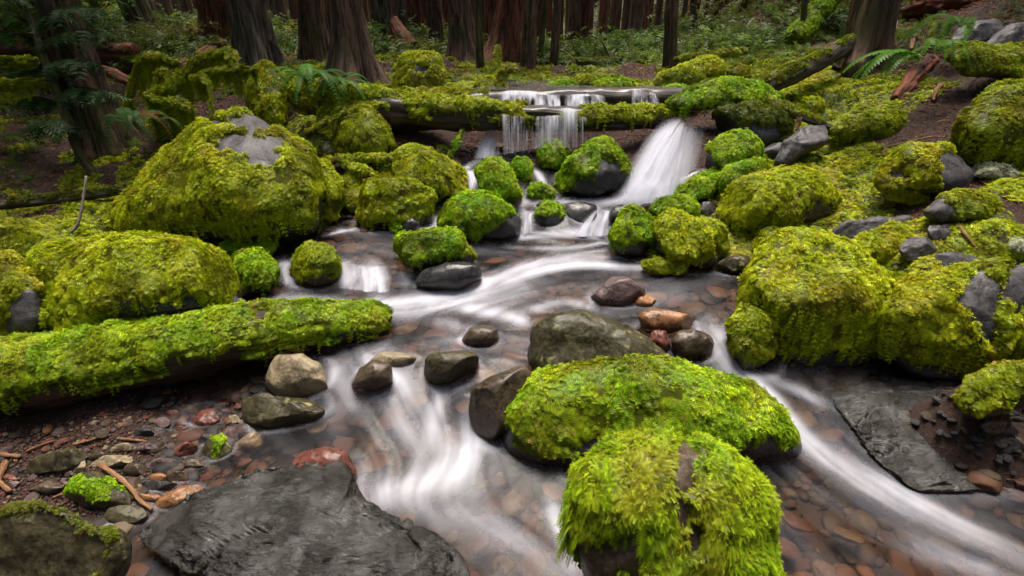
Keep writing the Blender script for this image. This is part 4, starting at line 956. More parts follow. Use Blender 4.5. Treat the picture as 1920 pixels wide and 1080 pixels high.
# the bed itself: cobbles packed under the water
acc = Acc(); rb = np.random.default_rng(17); tb = to_tris(GF); wb = (bed[tb].mean(1) > .3) * (np.abs(GV[tb][:, 0, 0]) < 3)
fi, Pb, bc = sample_tris(GV, tb, wb.astype(float), 420, rb)
bp = np.array([[.075, .026, .016], [.060, .032, .018], [.035, .022, .015], [.10, .045, .022], [.045, .018, .013], [.085, .060, .035], [.022, .018, .016]])
for q in Pb:
    V0, F0 = PM[rb.integers(7)]; s = rb.uniform(.012, .045) * (1 if rb.random() < .8 else 1.5); a = rb.random() * 6.28; c_, s_ = math.cos(a), math.sin(a)
    V = V0 * s; V = np.stack([V[:, 0] * c_ - V[:, 1] * s_, V[:, 0] * s_ + V[:, 1] * c_, V[:, 2] * .8], 1) + q + np.array([0, 0, s * .12])
    acc.add(V, F0, bp[rb.integers(7)] * .6 * math.exp(rb.normal(0, .3)))
o = acc.build('bed_stones', M['litter'], loc=(0, 0, 0)); tag(o, 'packed red brown stones of the stream bed under the clear water', 'bed stones', kind='stuff')
# fine gravel between them
acc = Acc(); P_ = []
while len(P_) < 2600:
    x, y = rng.uniform(-60, 560), rng.uniform(715, 1000)
    if inpoly(x, y, GPOLY) or (x < 480 and y > 800 and rng.random() < .3): P_.append((x, y))
U, F = ico(1)
for k, (x, y) in enumerate(P_):
    if k % 6 == 0 or True:
        q, d = (lambda r: (CAM + r * ((.04 - H) / r[2]), (.04 - H) / r[2]))(ray(x, y)); zz = gz(q[0], q[1]); s = rng.uniform(.003, .009)
        V = U * s * rng.uniform(.5, 1.2, 3) + np.array([q[0], q[1], zz + s * .3]); pc = np.array([[.07, .02, .015], [.05, .035, .022], [.03, .022, .022], [.10, .07, .045], [.02, .018, .018]])[rng.integers(5)]
        acc.add(V, F, pc * math.exp(rng.normal(0, .3)))
o = acc.build('gravel', M['litter'], loc=(0, 0, 0)); tag(o, 'fine brown gravel filling the gaps between the cobbles', 'gravel', kind='stuff')
# pale lichen crumbs
for lab, x, y, s in (('pale green tuft of lichen beside the two tone boulder', 1862, 326, 26), ('white lichen crumb behind the huge shaggy boulder', 1613, 487, 12), ('white lichen tuft at the right edge above the grey slab', 1905, 462, 18)):
    q, d = ground_hit(x, y); r = s / FPX * d; U, F = ico(3); V = U * np.array([1.3, .9, .45]) * r * (1 + .3 * fbm(U * 2, 2, 3))[:, None] + q + np.array([0, 0, r * .2])
    acc = Acc(); acc.add(V * 1.0, F, np.array([.25, .28, .17])); PAL['pale'] = [(.45, .48, .32), (.55, .56, .42), (.38, .40, .22)]
    moss_fronds(acc, V, F, np.ones(len(V)), vnormals(V, F), d, 'pale', lod='mid', Lk=.9, dens=1.0)
    o = acc.build('lichen_tuft', M['moss'], loc=q); tag(o, lab, 'lichen')
# ------------------------------------------------------------------ stream water
STROKES = [
 ([(1150,488),(1050,498),(970,515),(900,540),(820,562),(700,572),(600,570),(500,568),(440,572)], 17, 1.0),
 ([(900,535),(860,560),(760,580),(640,585)], 22, .75),
 ([(640,490),(652,512),(662,535)], 14, .9), ([(700,498),(702,520),(708,542)], 20, .9), ([(760,505),(758,540)],10,.5),
 ([(525,490),(540,510),(548,535)], 10, .8),
 ([(1160,500),(1060,488),(990,500),(930,530)], 12, .75), ([(1270,505),(1180,500),(1080,498)], 10, .55),
 ([(860,575),(940,590),(1010,612)], 15, .75), ([(985,585),(1060,566),(1130,585)], 9, .45), ([(800,600),(900,625),(800,640)], 14, .3),
 ([(635,680),(645,740),(655,790)], 22, .38), ([(735,690),(755,760),(775,860)], 24, .32), ([(850,715),(815,780),(795,870)], 15, .5),
 ([(905,795),(875,850),(810,900)], 18, .65), ([(870,820),(850,885),(760,912),(680,918)], 28, .8),
 ([(690,930),(800,955),(950,1010),(1090,1100)], 24, .26), ([(1030,940),(1055,1010),(1090,1100)], 13, .65),
 ([(680,715),(710,660),(740,640)], 22, .35), ([(700,700),(745,715),(760,760)],14,.5),
 ([(1325,600),(1345,650),(1375,695),(1430,735)], 20, .75), ([(1385,700),(1440,740),(1510,820),(1600,880),(1760,965),(1940,1060)], 22, .8),
 ([(1430,705),(1500,735),(1560,765)], 11, .55), ([(1520,840),(1650,930),(1800,1010)], 14, .4), ([(1700,1020),(1900,1090)],20,.25),
 ([(1235,365),(1150,376),(1050,378),(960,383)], 10, .95), ([(985,396),(990,418),(992,437)], 10, .75), ([(1030,398),(1036,437)], 7, .5), ([(1125,396),(1108,425),(1140,440)], 22, .95),
 ([(960,440),(1060,438),(1145,440)], 9, .95), ([(1150,455),(1080,464),(950,462)], 6, .5), ([(1140,470),(1060,480)],5,.3),
 ([(735,402),(780,405),(830,425),(770,432),(640,432)], 13, .95), ([(610,440),(700,424)], 6, .7), ([(880,448),(960,447)],5,.5),
 ([(870,320),(889,345),(895,372)], 11, .95), ([(935,290),(885,306),(868,325)], 7, .8), ([(958,345),(975,378)], 6, .85), ([(1005,318),(1026,355)], 6, .8),
 # thin veils over the dark water
 ([(640,680),(760,770),(850,820),(900,940),(1030,1060)], 75, .12), ([(1000,660),(900,640),(700,650)], 38, .12), ([(1300,540),(1150,560),(1000,560)], 40, .12), ([(650,460),(800,465),(1000,470)], 25, .14),
 ([(1450,760),(1700,960),(1900,1060)], 60, .08), ([(1000,530),(930,560),(860,545)],30,.35)]
wx = np.arange(-1.75, 2.6, 0.0085); wy = np.arange(0.62, 4.2, 0.0085)
X, Y = np.meshgrid(wx, wy); WXY = np.stack([X.ravel(), Y.ravel()], 1)
WZ = waterz(WXY)
dens = np.ones(len(WXY)); fx = np.zeros(len(WXY)); fy = np.full(len(WXY), -0.03); 
for pts, wpx, st in STROKES:
    W3 = []
    for (a, b) in pts:
        z = 0.25
        for _ in range(25):
            q = atz(a, b, z); z = 0.6 * z + 0.4 * float(waterz(q[None, :2])[0])
        W3.append(atz(a, b, z))
    W3 = np.array(W3)
    path = smooth_path(W3, 24)
    wid = wpx / FPX * np.mean((path - CAM) @ FWD) * 1.15
    lo = path[:, :2].min(0) - 3.5 * wid; hi = path[:, :2].max(0) + 3.5 * wid
    s = np.where((WXY[:, 0] > lo[0]) & (WXY[:, 0] < hi[0]) & (WXY[:, 1] > lo[1]) & (WXY[:, 1] < hi[1]))[0]
    q = WXY[s]; best = np.full(len(s), 9.0); bdx = np.zeros(len(s)); bdy = np.zeros(len(s)); tt = np.zeros(len(s))
    for k in range(len(path) - 1):
        a = path[k, :2]; b = path[k + 1, :2]; ab = b - a; L2 = max(ab @ ab, 1e-9)
        t = np.clip(((q - a) @ ab) / L2, 0, 1); c = a + t[:, None] * ab
        dd = np.hypot(*(q - c).T); u = dd < best
        best = np.where(u, dd, best); L = math.sqrt(L2)
        bdx = np.where(u, ab[0] / L, bdx); bdy = np.where(u, ab[1] / L, bdy); tt = np.where(u, (k + t) / 23, tt)
    endf = sstep(0, .12, tt) * 0.6 + 0.4; endf *= 1 - 0.75 * sstep(.7, 1.0, tt)
    g = np.exp(-(best / wid) ** 2)
    dens[s] *= 1 - np.clip(st * g * endf, 0, .98)
    w = np.exp(-(best / (1.8 * wid)) ** 2)
    fx[s] += w * bdx; fy[s] += w * bdy
dens = 1 - dens
l = np.hypot(fx, fy) + 1e-9; fx /= l; fy /= l
nx_, ny_ = len(wx), len(wy)
# smooth the flow field a little, then streak a fine noise along it
def blur(A, n):
    A = A.reshape(ny_, nx_)
    for _ in range(n):
        A = (A + np.roll(A, 1, 0) + np.roll(A, -1, 0) + np.roll(A, 1, 1) + np.roll(A, -1, 1)) / 5
    return A.ravel()
fx, fy = blur(fx, 12), blur(fy, 12); l = np.hypot(fx, fy) + 1e-9; fx /= l; fy /= l
# the current parts round every stone that stands in it
pil = np.zeros(len(WXY)); wake = np.zeros(len(WXY))
for lab_, (Vr, Fr, mr, Cr) in ROCKS.items():
    zc = float(waterz(Cr[None, :2])[0]); ring = Vr[np.abs(Vr[:, 2] - zc) < .03]
    if len(ring) < 12 or near_water(Cr[None, :2])[0] > .35: continue
    c = (ring[:, :2].max(0) + ring[:, :2].min(0)) / 2; rx_, ry_ = (ring[:, :2].max(0) - ring[:, :2].min(0)) / 2 + 1e-3
    if max(rx_, ry_) > .45: continue
    e = (WXY - c) / np.array([rx_, ry_]); rr_ = np.hypot(e[:, 0], e[:, 1]); m_ = rr_ < 2.0
    nn_ = norm(e[m_] / np.array([rx_, ry_])); dot = fx[m_] * nn_[:, 0] + fy[m_] * nn_[:, 1]
    fall_ = sstep(1.9, 1.05, rr_[m_])
    fx[m_] -= nn_[:, 0] * np.minimum(dot, 0) * fall_; fy[m_] -= nn_[:, 1] * np.minimum(dot, 0) * fall_
    up_ = np.clip(-dot, 0, 1)
    pil[m_] += .008 * up_ * sstep(1.5, 1.0, rr_[m_]); wake[m_] = np.maximum(wake[m_], (.25 + .3 * np.clip(dot, 0, 1)) * np.exp(-((rr_[m_] - 1.08) / .13) ** 2))
l = np.hypot(fx, fy) + 1e-9; fx /= l; fy /= l
nz_ = (vnoise(np.stack([WXY[:, 0] / .011, WXY[:, 1] / .011, np.zeros(len(WXY))], 1), 5) + 0.8 * vnoise(np.stack([WXY[:, 0] / .05, WXY[:, 1] / .05, np.ones(len(WXY))], 1), 6)).reshape(ny_, nx_)
FX = fx.reshape(ny_, nx_); FY = fy.reshape(ny_, nx_)
lic = nz_.copy().astype(float); cnt = 1
J0, I0 = np.meshgrid(np.arange(ny_, dtype=float), np.arange(nx_, dtype=float), indexing='ij')
for sg in (1, -1):
    pi_, pj = I0.copy(), J0.copy()
    for k in range(26):
        ii = np.clip(pi_.astype(int), 0, nx_ - 1); jj = np.clip(pj.astype(int), 0, ny_ - 1)
        pi_ += sg * FX[jj, ii] * 1.2; pj += sg * FY[jj, ii] * 1.2
        ii = np.clip(pi_.astype(int), 0, nx_ - 1); jj = np.clip(pj.astype(int), 0, ny_ - 1)
        lic += nz_[jj, ii]; cnt += 1
lic = (lic / cnt).ravel(); lic = blur(lic, 1); lic /= lic.std()
foam = np.clip((1 - (1 - dens) * (1 - wake * (.4 + .6 * sstep(.02, .3, dens)))) * (0.82 + 0.22 * lic), 0, 0.97) * 0.97
foam = np.clip(foam + 0.03 + 0.015 * lic, 0.005, 0.97)
WZ = WZ + pil + 0.0012 * lic + 0.004 * fbm(np.stack([WXY[:, 0] * 6, WXY[:, 1] * 6, WXY[:, 0] * 0], 1), 2, 40)
WV = np.stack([WXY[:, 0], WXY[:, 1], WZ], 1); WF = grid_faces(nx_, ny_)
keep_v = near_water(WXY) < 0.42
gzw = groundz(WXY)
keep_v &= (WZ > gzw - 0.03)
kf = keep_v[WF].all(1)
used = np.unique(WF[kf]); rm = np.zeros(len(WV), int); rm[used] = np.arange(len(used))
stream = mesh_object('stream_water', WV[used], rm[WF[kf]], M['water'], loc=(0, 0, 0), attrs={'foam': foam[used]})
tag(stream, kind='structure')

# ------------------------------------------------------------------ logs, branches, sticks
def bark_attrs(V, P, nseg, rad):
    n = len(P); seg = np.concatenate([[0], np.cumsum(np.linalg.norm(np.diff(P, axis=0), axis=1))])
    th = np.linspace(0, 2 * pi, nseg, endpoint=False)
    r0 = float(np.mean(rad))
    bx = np.zeros(len(V)); by = np.zeros(len(V)); bz = np.zeros(len(V))
    bx[:n * nseg] = np.tile(np.cos(th) * r0, n); by[:n * nseg] = np.tile(np.sin(th) * r0, n); bz[:n * nseg] = np.repeat(seg, nseg)
    if len(V) > n * nseg: bz[-1] = seg[-1]
    return bx, by, bz
def wood_mesh(pts, rads, n=60, nseg=32, rough=0.06, furrow=26.0, seed=0, flare=None):
    P = smooth_path(np.asarray(pts, float), n); R = smooth_path(np.asarray(rads, float)[:, None], n)[:, 0]
    V, F, fr = tube(P, R, nseg)
    bx, by, bz = bark_attrs(V, P, nseg, R)
    r0 = R.mean()
    q = np.stack([bx * furrow * 0.11 / r0 * 3, by * furrow * 0.11 / r0 * 3, bz * (0.35 / r0) * 1.2], 1)
    nn = fbm(q + seed * 3.7, 4, seed % 31)
    lump = fbm(np.stack([bx / r0, by / r0, bz / r0 * 0.5], 1) * 1.1 + seed, 3, 7 + seed % 13)
    nv = vnormals(V, F); Rv = np.concatenate([np.repeat(R, nseg), [0, 0]])
    V = V + nv * (Rv * (rough * nn + 1.6 * rough * lump))[:, None]
    return V, F, (bx, by, bz), P, R
def log(name, label, cat, pts, rads, mat, n=70, nseg=36, rough=0.07, seed=None, moss=True, cov=0.1, d=4.0, pal='gold', group=None, bare=(), thick=None, furrow=26.0, **mk):
    seed = seed if seed is not None else sum(map(ord, label)) % 997
    V, F, (bx, by, bz), P, R = wood_mesh(pts, rads, n, nseg, rough, furrow, seed)
    base = np.array([P[:, 0].mean(), P[:, 1].mean(), V[:, 2].min()])
    Ft = to_tris(F); nv = vnormals(V, F); mv = np.zeros(len(V))
    if moss:
        mm = fbm(V * 7 + seed, 4, 13)
        mv = sstep(0, 0.25, nv[:, 2] - cov + 0.45 * mm)
        px, py, _ = survey(V); wob = 0.25 * fbm(V * 22, 3, 3)
        for x, y, rx, ry in bare:
            mv = mv * sstep(0.85, 1.15, np.hypot((px - x) / rx, (py - y) / ry) + wob)
    o = mesh_object(name, V, F, M[mat], loc=base, attrs={'bx': bx, 'by': by, 'bz': bz, 'mossm': mv})
    tag(o, label, cat, group)
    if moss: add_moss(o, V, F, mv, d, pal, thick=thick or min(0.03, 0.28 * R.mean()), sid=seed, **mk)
    return o
def ats(pts): return [at(*p) for p in pts]
def rpx(pts, r): return [a / FPX * p[2] for p, a in zip(pts, r)]

p_ = [(-330, 770, 2.2), (-150, 735, 2.24), (60, 705, 2.28), (260, 668, 2.34), (430, 632, 2.42), (560, 614, 2.5), (660, 606, 2.56), (728, 604, 2.6)]
log('mossy_log', 'thick moss covered log lying across the left foreground above the pebbles', 'mossy log', ats(p_), rpx(p_, [74, 72, 68, 60, 52, 42, 34, 22]), 'log_wet', n=150, nseg=60, rough=.07, d=2.0, cov=-0.12, pal='fresh', thick=.03, strands=.8, Lk=1.15, bare=[(492, 590, 16, 12), (155, 628, 12, 5)])
p_ = [(560, 176, 4.15), (680, 205, 4.1), (800, 214, 4.05), (950, 220, 4.0), (1100, 223, 4.0), (1200, 222, 4.02), (1262, 222, 4.05)]
log('fallen_log', 'long dark fallen log bridging the stream, half mossy, with water dripping over it', 'fallen log', ats(p_), rpx(p_, [30, 33, 30, 24, 22, 21, 18]), 'log_wet', n=150, nseg=48, rough=.10, d=3.9, cov=0.12, pal='gold', thick=.022, strands=.7, bare=[(1035, 205, 60, 14), (725, 187, 42, 6), (1010,210,30,12)])
p_ = [(880, 196, 4.42), (1000, 188, 4.4), (1120, 187, 4.4), (1250, 186, 4.42), (1330, 184, 4.5)]
log('fallen_log', 'brown bare log behind the dripping log with a curtain of water over it', 'fallen log', ats(p_), rpx(p_, [19, 19, 20, 20, 18]), 'log_wet', n=90, nseg=40, rough=.06, d=4.3, moss=False)
p_ = [(655, 168, 4.6), (760, 178, 4.5), (840, 180, 4.45), (915, 182, 4.4)]
log('mossy_log', 'thin mossy log lying just behind the left half of the dripping log', 'mossy log', ats(p_), rpx(p_, [8, 10, 10, 9]), 'log_gray', d=4.3, cov=-.2, pal='gold')
p_ = [(1410, 172, 4.15), (1480, 142, 4.25), (1550, 108, 4.4), (1625, 66, 4.6)]
log('leaning_log', 'grey leaning log with a moss back running up the right slope to the big trunk', 'leaning log', ats(p_), rpx(p_, [19, 18, 16, 14]), 'log_gray', d=4.2, cov=.62, thick=.012, Lk=.8, pal='olive', n=90)
p_ = [(1400, 178, 3.95), (1460, 200, 3.85), (1510, 222, 3.75), (1560, 240, 3.68)]
log('root', 'bare brown root snaking down from the overhanging slab on the right bank', 'root', ats(p_), rpx(p_, [9, 9, 7, 5]), 'log_gray', d=3.8, cov=.5, pal='olive')
p_ = [(1000, 121, 7.2), (1100, 122, 7.2), (1215, 119, 7.2)]
log('mossy_log', 'distant horizontal mossy log across the forest floor with thin dead branches', 'mossy log', ats(p_), rpx(p_, [9, 10, 9]), 'log_gray', d=6, cov=0, pal='dark')
for q, lab in (([(1147, 113, 7.15), (1138, 95, 7.15), (1127, 75, 7.1)], 'dead branch stub standing on the distant mossy log'), ([(1183, 112, 7.15), (1181, 90, 7.2), (1179, 60, 7.2)], 'thin upright dead shoot at the right end of the distant mossy log'), ([(1075, 122, 7.1), (1066, 118, 7.0), (1062, 132, 6.9)], 'crooked twig hanging below the distant mossy log')):
    log('dead_branch', lab, 'branch', ats(q), rpx(q, [3, 2.4, 1.4]), 'bark_mossy', n=14, nseg=8, d=7, moss=False)
p_ = [(-120, 92, 6.6), (30, 92, 6.6), (150, 97, 6.6), (255, 104, 6.6)]
log('rotten_log', 'red rotten log lying behind the leaning trunk at the upper left', 'rotten log', ats(p_), rpx(p_, [27, 27, 26, 20]), 'log_red', d=6, cov=.75, pal='dark', rough=.14)
p_ = [(235, 125, 5.9), (320, 128, 5.9), (390, 130, 6.0)]
log('rotten_log', 'dark low log between the red rotten log and the grey trunk', 'rotten log', ats(p_), rpx(p_, [13, 13, 11]), 'log_wet', d=6, cov=.3, pal='dark', rough=.14)
p_ = [(275, 64, 8), (330, 61, 8), (385, 58, 8)]
log('rotten_log', 'thin reddish log in the background left of the red trunk', 'rotten log', ats(p_), rpx(p_, [5, 6, 5]), 'log_red', d=8, moss=False)
p_ = [(322, 142, 5.2), (360, 115, 5.4), (415, 82, 5.8)]
log('rotten_log', 'pinkish leaning dead log behind the moss draped branches', 'rotten log', ats(p_), rpx(p_, [10, 12, 11]), 'log_red', d=5.5, cov=.8, pal='dark')
p_ = [(180, 128, 5.0), (215, 140, 4.9), (252, 158, 4.8)]
log('rotten_log', 'short red rotten log beside the leaning trunk', 'rotten log', ats(p_), rpx(p_, [8, 10, 8]), 'log_red', d=5, moss=False)
p_ = [(-30, 388, 3.4), (90, 376, 3.45), (200, 362, 3.5), (282, 346, 3.55)]
log('dead_log', 'slender grey green dead log lying left of the great pyramid boulder', 'dead log', ats(p_), rpx(p_, [8, 8, 8, 7]), 'log_gray', d=3.5, cov=.55, pal='dark')
p_ = [(612, 302, 3.72), (670, 298, 3.74), (738, 297, 3.76)]
log('mossy_log', 'short mossy log below the big mossy dome', 'mossy log', ats(p_), rpx(p_, [6, 7, 6]), 'log_gray', d=3.7, cov=-.5, pal='gold', strands=.5)
p_ = [(645, 310, 3.66), (675, 318, 3.64), (706, 330, 3.6)]
log('mossy_log', 'stubby slanting mossy log under the short mossy log', 'mossy log', ats(p_), rpx(p_, [5, 6, 5]), 'log_gray', d=3.7, cov=-.5, pal='gold')
p_ = [(572, 252, 3.75), (610, 232, 3.74), (650, 211, 3.75)]
log('dead_branch', 'forked grey mossy branch leaning on the big mossy dome', 'branch', ats(p_), rpx(p_, [5, 4.5, 4]), 'bark_mossy', d=3.7, cov=.2, pal='olive', n=30, nseg=12)
p_ = [(845, 292, 3.9), (856, 270, 3.9), (868, 246, 3.95)]
log('dead_branch', 'broken stick leaning under the dripping log', 'branch', ats(p_), rpx(p_, [5, 5, 3]), 'log_gray', d=3.9, cov=.3, pal='lime', n=24, nseg=10)
p_ = [(1320, 84, 8), (1390, 62, 8.2), (1455, 40, 8.6)]
log('dead_log', 'dark fallen log high on the right slope in the background', 'dead log', ats(p_), rpx(p_, [6, 8, 7]), 'log_wet', d=8, cov=.6, pal='dark')
p_ = [(1268, 112, 5.8), (1330, 104, 5.9), (1398, 97, 6)]
log('mossy_log', 'thin mossy log on the slope above the long mossy hump', 'mossy log', ats(p_), rpx(p_, [5, 6, 5]), 'log_gray', d=6, cov=-.4, pal='olive')
p_ = [(1490, 75, 6.5), (1520, 40, 6.6), (1555, -10, 6.7)]
log('mossy_log', 'broad bright mossy leaning log between the two thin trees at the top right', 'mossy log', ats(p_), rpx(p_, [16, 18, 18]), 'log_gray', d=6, cov=-.6, pal='lime')
q, dq = ground_hit(1678, 190); q2, dq2 = ground_hit(1745, 112)
log('rotten_log', 'crumbled orange red rotten wood below the big fern', 'rotten wood', [q + [0, 0, .0], (q + q2) / 2 + [0, 0, .02], q2 + [0, 0, .0]], [.045, .06, .05], 'log_red', d=3.4, moss=False, rough=.2)
q, dq = ground_hit(1690, 28); q2, dq2 = ground_hit(1850, -6)
log('rotten_log', 'red brown fallen log at the very top right of the slope', 'rotten wood', [q, (q + q2) / 2 + [0, 0, .05], q2], [.10, .12, .12], 'log_red', d=5, cov=.7, pal='dark', rough=.15)

def stick(label, pix, rp, mat='stick', lift=0.01, group=None, d=None):
    W = []
    for x, y in pix:
        if d is None: q, _ = ground_hit(x, y)
        else: q = at(x, y, d)
        W.append(q + np.array([0, 0, lift]))
    s = np.mean([(w - CAM) @ FWD for w in W]) / FPX
    n = max(10, 6 * len(W))
    V, F, (bx, by, bz), P, R = wood_mesh(W, list(np.linspace(1.0, 0.6, len(W)) * rp * s), n, 8, .18, 26, sum(map(ord, label)) % 97)
    o = mesh_object('stick', V, F, M[mat], loc=P[0], attrs={'bx': bx, 'by': by, 'bz': bz, 'mossm': np.zeros(len(V))})
    tag(o, label, 'stick', group)
stick('long brown crooked stick lying from the mossy dark cobble to the slab', [(192, 884), (225, 905), (248, 925), (268, 950), (291, 968)], 5.5, lift=.035)
stick('curved orange stick at the left edge of the gravel', [(15, 872), (5, 895), (2, 910), (24, 928)], 6, lift=.02)
stick('straight tan twig under the mossy log, longest of the twigs', [(140, 838), (170, 830), (198, 818)], 3, lift=.012)
stick('thin tan twig at the left end of the twig litter', [(52, 850), (80, 838), (104, 830)], 2.6, lift=.012)
stick('pale orange twig lying between the small pebbles', [(228, 828), (255, 830), (278, 833)], 3.0, lift=.015)
stick('short peeled twig behind the bottom left boulder', [(105, 940), (124, 933), (142, 929)], 3.2, lift=.02)
stick('flat brown stick end at the left edge below the mossy log', [(-20, 855), (10, 858), (42, 861)], 6, lift=.015)
stick('white bare forked stick standing beside the dead log at the left', [(134, 440), (146, 426), (152, 405), (157, 378), (163, 333)], 3.2, 'stick_pale', d=2.95)
stick('orange twig sticking out of the grass moss beside the peaked stone', [(1790, 423), (1808, 448), (1825, 470)], 3.2, lift=.02)
stick('curved orange bark curl on the lower right bank', [(1866, 680), (1856, 698), (1858, 716), (1870, 722)], 4.5, lift=.02)
stick('bent reddish twig at the top of the right pebbles', [(1780, 728), (1800, 752), (1832, 795)], 2.6, lift=.02)
stick('long thin twig crossing the dark pebbles on the right', [(1848, 800), (1880, 780), (1925, 752)], 2.6, lift=.04)
stick('curved tan bark strip on the duff of the right slope', [(1762, 164), (1752, 178), (1748, 195)], 5, lift=.02)
stick('upright bark chip on the right slope beside the fern', [(1709, 82), (1707, 100)], 4, lift=.03)
stick('red bark chip between the dark boulder and the curved stone', [(1497, 224), (1496, 236), (1492, 248)], 5, d=3.7)
stick('orange twig lying on the duff behind the two tone boulder', [(1650, 285), (1700, 272), (1745, 262)], 2.5, lift=.02)
stick('small twig standing up in the orange duff', [(1653, 298), (1658, 280), (1662, 274)], 2, lift=.02)
stick('long pale twig lying across the litter at the right edge', [(1830, 300), (1880, 290), (1935, 280)], 3, lift=.02)
stick('grey bare twig at the foot of the big right trunk', [(1655, 95), (1672, 72), (1680, 48)], 2.5, 'stick_pale', lift=.05)
stick('pale bleached twig on the dark log of the right slope', [(1395, 70), (1402, 56), (1411, 48)], 2.2, 'stick_pale', lift=.1)

# moss-draped branches at the left
def draped(label, pix, r, d, drop, pal='olive', nstr=260):
    pts = [at(x, y, d + dd) for x, y, dd in pix]
    V, F, (bx, by, bz), P, R = wood_mesh(pts, list(np.linspace(1, .6, len(pts)) * r), 40, 10, .1, 26, len(label))
    o = mesh_object('mossy_branch', V, F, M['bark_mossy'], loc=P[0], attrs={'bx': bx, 'by': by, 'bz': bz, 'mossm': np.ones(len(V))})
    tag(o, label, 'branch')
    acc = Acc(); rng = np.random.default_rng(len(label))
    # coat
    nv = vnormals(V, F); S = V + nv * 0.010
    acc.add(S, to_tris(F), np.array(PAL[pal][0]) * .6)
    moss_fronds(acc, S, to_tris(F), np.ones(len(V)), nv, d, pal, lod='mid', Lk=1.5, dens=1.5, droop=.9)
    t = rng.random(nstr) * (len(P) - 1); i = np.clip(t.astype(int), 0, len(P) - 2); f = (t - i)[:, None]
    q = P[i] * (1 - f) + P[i + 1] * f
    ln = drop * (0.25 + 0.9 * np.clip(0.5 + vnoise(np.stack([t * .35, t * 0, t * 0], 1), 4) * .9, 0.05, 1.3)) * (.5 + .7 * rng.random(nstr))
    D = np.tile([[0, 0, -1.0]], (nstr, 1)) + rng.normal(0, .08, (nstr, 3))
    N = norm(np.tile([[0, -1.0, .2]], (nstr, 1)) + rng.normal(0, .5, (nstr, 3)))
    Vt, Ft, I, T = scatter_template(SPRIG['strand'], q, D, N, ln, 1.0, rng)
    a = np.array(PAL[pal]); C = (a[0] * .5 + a[1] * .5) * np.exp(rng.normal(0, .25, (nstr, 1)))
    acc.add(Vt, Ft, C[I])
    acc.build('moss', M['moss'], parent=o)
draped('arched moss draped branch at the left, farthest from the stream', [(240, 205, .1), (250, 150, .05), (266, 112, 0), (300, 108, 0), (336, 120, 0)], .014, 4.45, .30)
draped('high arching moss draped branch in the middle of the mossy tangle', [(278, 182, .1), (318, 166, 0), (340, 142, 0), (366, 116, 0), (400, 102, -.05), (428, 98, -.05), (442, 128, -.1)], .018, 4.3, .30, nstr=420)
draped('straight mossy branch reaching to the mossy stump', [(362, 150, 0), (395, 136, 0), (440, 130, -.02), (482, 131, -.05)], .014, 4.25, .14)
draped('hanging mossy shoot below the straight mossy branch', [(384, 142, 0), (392, 170, -.02), (400, 222, -.03)], .008, 4.2, .10, nstr=120)
draped('low mossy branch drooping behind the great pyramid boulder', [(278, 178, 0), (300, 190, 0), (330, 192, 0), (360, 205, 0)], .012, 4.2, .42, nstr=320)
draped('small forked mossy branch under the arched branch', [(292, 165, 0), (296, 138, 0), (312, 140, 0), (330, 152, 0)], .008, 4.35, .12, nstr=90)
draped('horizontal mossy branch hanging at the left edge', [(-60, 162, 0), (20, 158, 0), (60, 155, 0), (100, 157, 0)], .014, 3.9, .12, 'olive')
draped('thin mossy twig at the left edge below the red log', [(-40, 118, 0), (10, 114, 0), (40, 117, 0), (65, 112, 0)], .008, 4.3, .07, 'olive', nstr=120)
draped('mossy hoop of a root behind the dripping log', [(938, 165, 0), (940, 140, 0), (955, 128, 0), (968, 132, 0)], .016, 4.7, .06, 'olive', nstr=120)
rock('mossy_stump', 'shaggy mossy stump beside the fern at the end of the mossy branch', 'stump', '468,240 468,170 480,130 500,118 522,116 534,140 530,180 532,240 505,255', d=4.4, mat='rock_brown', tf=.8, moss=True, cov=-.95, pal='gold', strands=2.0, Lk=1.2)

# ------------------------------------------------------------------ falling water
def lip(q): return ats(q)
fall('waterfall', lip([(1246, 216, 3.98), (1275, 211, 4.0), (1302, 212, 4.02), (1330, 214, 4.05)]), lip([(1168, 378, 3.46), (1205, 382, 3.43), (1255, 376, 3.45), (1325, 322, 3.62)]), 120, 70, 1, (0.62, 1.25), bulge=.08, streak=8, soft=.32, topfade=.3, samp=.22, uprof=(1.1, .55), mid=lip([(1184, 298, 3.70), (1228, 284, 3.68), (1280, 280, 3.70), (1326, 280, 3.80)]))
fall('waterfall', lip([(1254, 224, 3.92), (1270, 219, 3.92), (1288, 219, 3.93), (1304, 224, 3.95)]), lip([(1150, 380, 3.42), (1185, 386, 3.39), (1222, 383, 3.40), (1262, 366, 3.46)]), 100, 70, 2, (0.2, 1.25), bulge=.06, streak=6, soft=.45, topfade=.4, samp=.22, mid=lip([(1182, 316, 3.60), (1212, 304, 3.58), (1244, 300, 3.58), (1290, 300, 3.65)]))
fall('waterfall', lip([(1205, 330, 3.52), (1230, 325, 3.5), (1260, 328, 3.52)]), lip([(1120, 386, 3.40), (1200, 392, 3.36), (1262, 382, 3.40)]), 80, 30, 3, (0.5, .9), bulge=.02, streak=4, soft=.45, topfade=.5, samp=.08, botfade=.3)
fall('waterfall', lip([(934, 172, 4.33), (960, 169, 4.32), (1000, 171, 4.31), (1032, 176, 4.3)]), lip([(928, 188, 4.2), (960, 194, 4.18), (1000, 199, 4.14), (1036, 200, 4.13)]), 110, 24, 3, (0.62, .55), streak=26, bulge=.02, soft=.25)
fall('waterfall', lip([(1056, 180, 4.28), (1080, 176, 4.29), (1110, 176, 4.29), (1136, 180, 4.29)]), lip([(1056, 201, 4.13), (1080, 202, 4.12), (1110, 202, 4.12), (1138, 201, 4.13)]), 90, 24, 4, (0.52, .45), streak=24, bulge=.02, soft=.22)
